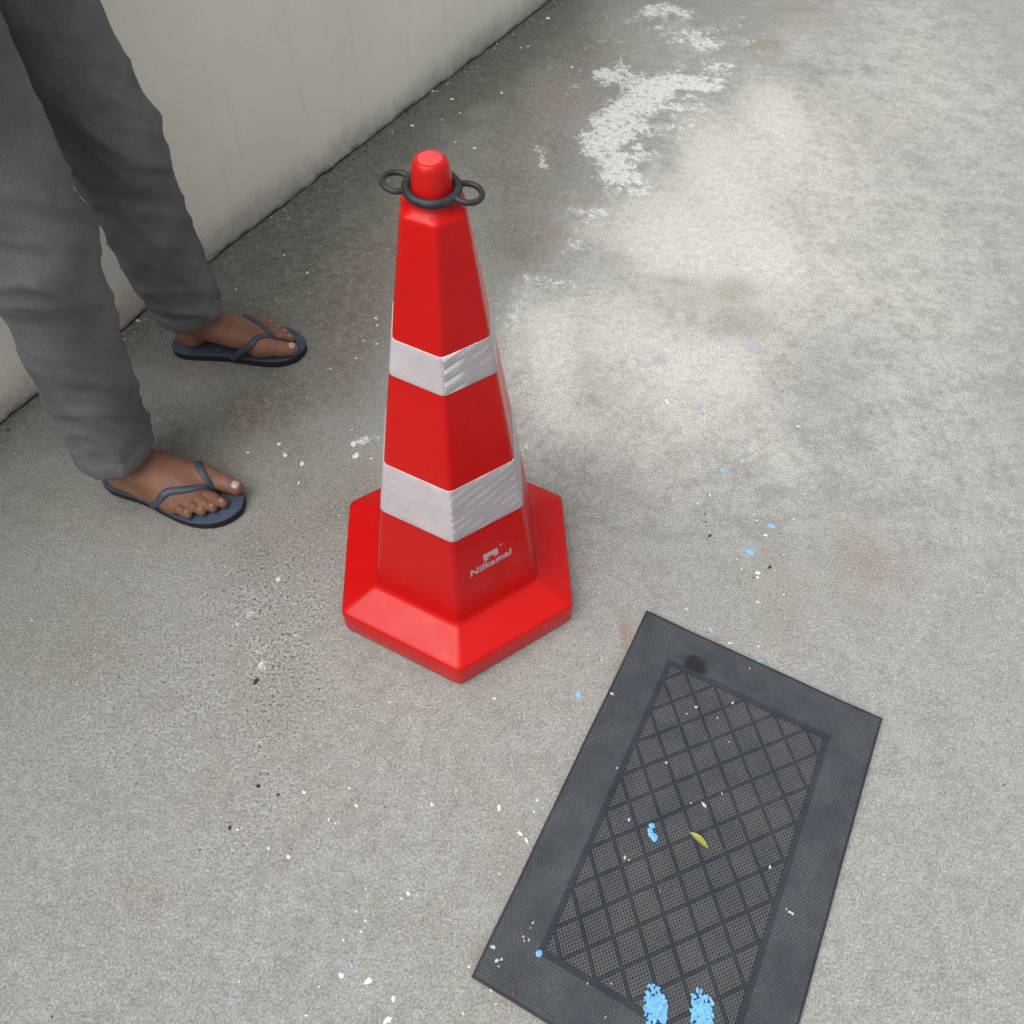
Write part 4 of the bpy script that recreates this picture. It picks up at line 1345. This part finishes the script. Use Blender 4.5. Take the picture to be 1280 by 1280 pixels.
    for fi, ft in enumerate((LEFT, RIGHT)):
        # outline: (forward, half width inner, half width outer)
        prof = [(-.013, .0, .0), (-.011, .012, .012), (-.006, .021, .021), (.003, .029, .029), (.018, .0345, .035), (.040, .0365, .037), (.070, .0365, .037), (.100, .038, .041), (.130, .0425, .0475),
                (.160, .0475, .0525), (.185, .050, .0535), (.205, .0495, .0505), (.222, .0455, .0440), (.236, .0385, .0350), (.246, .0285, .0235), (.2525, .0165, .011), (.2555, .004, .003), (.2558, .0, .0)]
        fine = []
        for k in range(len(prof) - 1):
            for s in range(3):
                t = s / 3; p, q = prof[k], prof[k + 1]
                fine.append(tuple(p[d] + (q[d] - p[d]) * t for d in range(3)))
        out = [(x, a) for x, a, b in fine] + [(prof[-1][0], 0)] + [(x, -b) for x, a, b in reversed(fine[1:])]
        nO = len(out)
        rings = []
        cx = .12
        for ins, z in ((.0025, .0002), (.0006, .0016), (.0, .0050), (.0, SOLE - .0035), (.0006, SOLE - .0012), (.0022, SOLE - .0002), (.0040, SOLE)):
            rg = []
            for x, m in out:
                L = math.hypot((x - cx) * .45, m) + 1e-6
                rg.append(foot_w(ft, x - (x - cx) * .45 / L * ins, m - m / L * ins, z))
            rings.append(rg)
        Vv = [p for r in rings for p in r]
        Fv, mi = [], []
        for k in range(len(rings) - 1):
            for i in range(nO):
                j = (i + 1) % nO
                Fv.append((k * nO + i, k * nO + j, (k + 1) * nO + j, (k + 1) * nO + i)); mi.append(1 if k < 4 else 0)
        b = (len(rings) - 1) * nO
        h = len(fine)
        # footbed as strips across
        for i in range(1, h):
            a0, a1 = b + i - 1 if i > 0 else b, b + i
            c0, c1 = b + (nO - (i - 1)) % nO if i > 1 else b, b + nO - i
            Fv.append(tuple(dict.fromkeys((a0, a1, c1, c0)))); mi.append(0)
        Fv.append((b + h - 1, b + h, b + h + 1)); mi.append(0)
        sole = mesh_obj('flip_flop', np.array(Vv) - pivot, Fv, None, root, True, [sole_m.m, side_m], mi)
        # thong straps hugging the instep
        prims = fp[fi]
        def hug(x, m, lift):
            q = np.array([foot_w(ft, x, m, z) for z in np.linspace(SOLE + .11, SOLE, 140)])
            d = sdf_points(prims, q)
            ok = np.nonzero(d < 0)[0]
            z = q[ok[0], 2] if len(ok) else SOLE
            return foot_w(ft, x, m, max(z + lift, SOLE + lift * .6))
        knots = {'inner': [(.203, .0100, None), (.193, .0165, None), (.180, .0260, None), (.170, .0335, None), (.158, .0415, .0350), (.145, .0455, .0240), (.131, .0462, .0120), (.117, .0435, -.0020)],
                 'outer': [(.203, .0085, None), (.192, .0030, None), (.178, -.0090, None), (.160, -.0210, None), (.142, -.0310, None), (.124, -.0405, .020), (.108, -.0425, -.002)]}
        for kn in knots.values():
            pts = []
            for i in range(len(kn) - 1):
                for s in range(5):
                    t = s / 5
                    pts.append((kn[i][0] + (kn[i + 1][0] - kn[i][0]) * t, kn[i][1] + (kn[i + 1][1] - kn[i][1]) * t))
            pts.append(kn[-1][:2])
            zk = np.array([hug(k[0], k[1], .0022)[2] if k[2] is None else SOLE + k[2] for k in kn])
            zi = np.interp(np.arange(len(pts)) / 5, np.arange(len(kn)), zk)
            W3 = []
            for i, (x, m) in enumerate(pts):
                free = kn[min(i // 5, len(kn) - 1)][2] is not None or kn[min(i // 5 + 1, len(kn) - 1)][2] is not None
                w = foot_w(ft, x, m, zi[i]) if free else hug(x, m, .0022)
                if free:
                    for _ in range(6):      # push out of the foot
                        if sdf_points(prims, w[None])[0] < .0018: m += math.copysign(.0012, m); w = foot_w(ft, x, m, zi[i])
                W3.append(w)
            W3 = np.array(W3)
            # convex drape: a strap bridges hollows and falls straight to the footbed
            zline = W3[:, 2].copy()
            s = np.concatenate([[0], np.cumsum(np.linalg.norm(np.diff(W3[:, :2], axis=0), axis=1))])
            for _ in range(7):
                z2 = zline.copy(); z2[1:-1] = np.maximum(zline[1:-1], .5 * (zline[:-2] + zline[2:])); zline = z2
            W3[:, 2] = zline
            W3 = np.concatenate([W3[:1], .25 * W3[:-2] + .5 * W3[1:-1] + .25 * W3[2:], W3[-1:]])
            upv = []
            for p in W3:
                e = .002
                g = np.array([sdf_points(prims, np.array([p + d, p - d])) for d in np.eye(3) * e])
                g = g[:, 0] - g[:, 1]
                g = g / (np.linalg.norm(g) + 1e-9)
                g = g * .8 + np.array([0, 0, .4])
                upv.append(tuple(g))
            rad = [.0042 + .0022 * math.sin(min(1, i / (len(W3) * .6)) * math.pi / 2) for i in range(len(W3))]
            Vs, Fs = sweep([tuple(p - pivot) for p in W3], rad, False, 12, .42, upv)
            st = mesh_obj('strap', Vs, Fs, strap_m.m, root, True)
            st.parent = sole
        top = hug(.203, .0095, .0028)
        post = [foot_w(ft, .2035, .0095, SOLE - .002), foot_w(ft, .2040, .0095, SOLE + .009), top + np.array((0, 0, .001))]
        Vs, Fs = sweep([tuple(p - pivot) for p in post], [.0042, .0036, .0048], False, 12, 1.0, [(1, 0, 0)] * 3)
        mesh_obj('toe_post', Vs, Fs, strap_m.m, sole, True)

    # --- trousers, shirt, hair as shells over the body
    def crease(X, Y, z):
        # sharp folds: ridged noise wrapped round each leg, bunched above the hem and behind the knee
        left = Y > .32
        a0, a1 = foot_w(LEFT, .044, 0, .10), foot_w(RIGHT, .044, 0, .10)
        u = min(max((z - .10) / .385, 0), 1)
        cx = np.where(left, a0[0] + (-.540 - a0[0]) * u, a1[0] + (-.560 - a1[0]) * u)
        cy = np.where(left, a0[1] + (.442 - a0[1]) * u, a1[1] + (.196 - a1[1]) * u)
        th = np.arctan2(Y - cy, X - cx)
        c1, s1 = np.cos(th) * 1.3, np.sin(th) * 1.3
        def ridge(fz, ft, sd):
            n_ = vnoise(c1 * ft + 20 + z * fz * .35, s1 * ft + 20 + z * fz + np.where(left, 0, 7.3), sd)
            return (1 - np.abs(2 * n_ - 1)) ** 2.2
        lowa = math.exp(-max(z - .10, 0) / .13); kn_ = math.exp(-((z - .50) / .10) ** 2)
        amp = .0040 + .0075 * lowa + .0060 * kn_
        d = -(ridge(17, .9, 81) - .35) * amp - (ridge(34, 1.7, 82) - .35) * amp * .45
        d = d + .006 * (vnoise(c1 + 20, s1 + 20 + z * 4, 83) - .5)
        if z < .128: d = d * .6 - .0022          # turned-up hem
        elif z < .133: d = d + .0016             # stitch line
        return d
    def shell(name, prims, cut_lo, cut_hi, mat, vox, thick, wob, seed, inner=True):
        lo = np.min([np.minimum(a, b) - max(ra, rb) - .03 for a, b, ra, rb, k in prims], axis=0)
        hi = np.max([np.maximum(a, b) + max(ra, rb) + .03 for a, b, ra, rb, k in prims], axis=0)
        xs, ys = np.arange(lo[0], hi[0], vox), np.arange(lo[1], hi[1], vox)
        zs = np.arange(max(lo[2], -.01), hi[2], vox * 1.4)
        f = field(prims, xs, ys, zs)
        X, Y = np.meshgrid(xs, ys, indexing='ij')
        for k, z in enumerate(zs):
            ph = (X + Y * .7) * 55
            f[:, :, k] += crease(X, Y, z).astype(np.float32) if name == 'trousers' else (wob * (vnoise(ph * .4 + z * 9, (Y - X) * 20 + z * 22, seed) - .5) * 2 + wob * .6 * np.sin(z * 75 + (X * 30 - Y * 24) + 3 * vnoise(X * 8, Y * 8 + z * 5, seed + 1))).astype(np.float32)
        g = f
        if inner: g = np.maximum(f, -(f + thick))
        g = np.maximum(g, (cut_lo - zs)[None, None, :].astype(np.float32))
        g = np.maximum(g, (zs - cut_hi)[None, None, :].astype(np.float32))
        V, F = surface(g.astype(np.float32), xs, ys, zs)
        V = smooth_mesh(V, F, 4, .45)
        return fast_mesh(name, V - pivot, F, mat, root)
    cloth = NT('grey_trouser_cloth', .85, .2)
    cl = cloth.mix(cloth.ramp(cloth.noise(9, 4), .3, .7), (.105, .108, .116), (.165, .166, .170))
    cl = cloth.gain(cl, cloth.ramp(cloth.noise(900, 2), .3, .7, .7, 1.3, False))
    cloth.color(cl); tw = cloth.n('ShaderNodeTexWave', Scale=190.0, Distortion=.6); cloth.put(tw.inputs['Vector'], cloth.obj()); cloth.bump(cloth.math('ADD', cloth.noise(700, 2), tw.outputs[0]), .0007, .6)
    T = []
    def c(L, a, b, ra, rb, k=.03): L.append((np.array(a, float), np.array(b, float), ra, rb, k))
    for f, knee, hip in ((LEFT, (-.540, .442, .485), (-.580, .395, .880)), (RIGHT, (-.560, .196, .485), (-.585, .235, .880))):
        an = foot_w(f, .044, 0, .10)
        c(T, an, np.array(knee), .062, .073); c(T, knee, hip, .073, .098)
    c(T, (-.59, .285, .93), (-.59, .345, .93), .118, .118, .05)
    c(T, (-.595, .290, .97), (-.595, .340, 1.02), .118, .112, .05)
    shell('trousers', T, .102, 1.03, cloth.m, .0042, .013, .0026, 51)
    shirt = NT('grey_shirt_cloth', .85, .2)
    shirt.color(shirt.gain((.22, .25, .30), shirt.ramp(shirt.noise(40, 4), .3, .7, .85, 1.1, False)))
    T = []
    c(T, (-.598, .315, .94), (-.605, .315, 1.10), .126, .122, .05)
    c(T, (-.605, .270, 1.10), (-.605, .250, 1.30), .097, .092, .05); c(T, (-.605, .360, 1.10), (-.605, .380, 1.30), .097, .092, .05)
    c(T, (-.605, .175, 1.355), (-.605, .455, 1.355), .063, .063, .06)
    for s in (-1, 1):
        c(T, (-.605, .315 + s * .165, 1.345), (-.603, .315 + s * .186, 1.16), .060, .060, .03)
    shell('shirt', T, .90, 1.415, shirt.m, .007, .012, .003, 61)
    hair = NT('black_hair', .5, .4)
    hair.color((.012, .010, .009)); hair.bump(hair.noise(1, 4, .6, vec=hair.mapped((300, 300, 60))), .002, .8)
    T = []
    c(T, (-.605, .315, 1.575), (-.585, .315, 1.600), .086, .080, .02); c(T, (-.640, .315, 1.54), (-.640, .315, 1.50), .050, .040, .03)
    shell('hair', T, 1.47, 1.70, hair.m, .006, .01, .002, 71, False)


build_person()
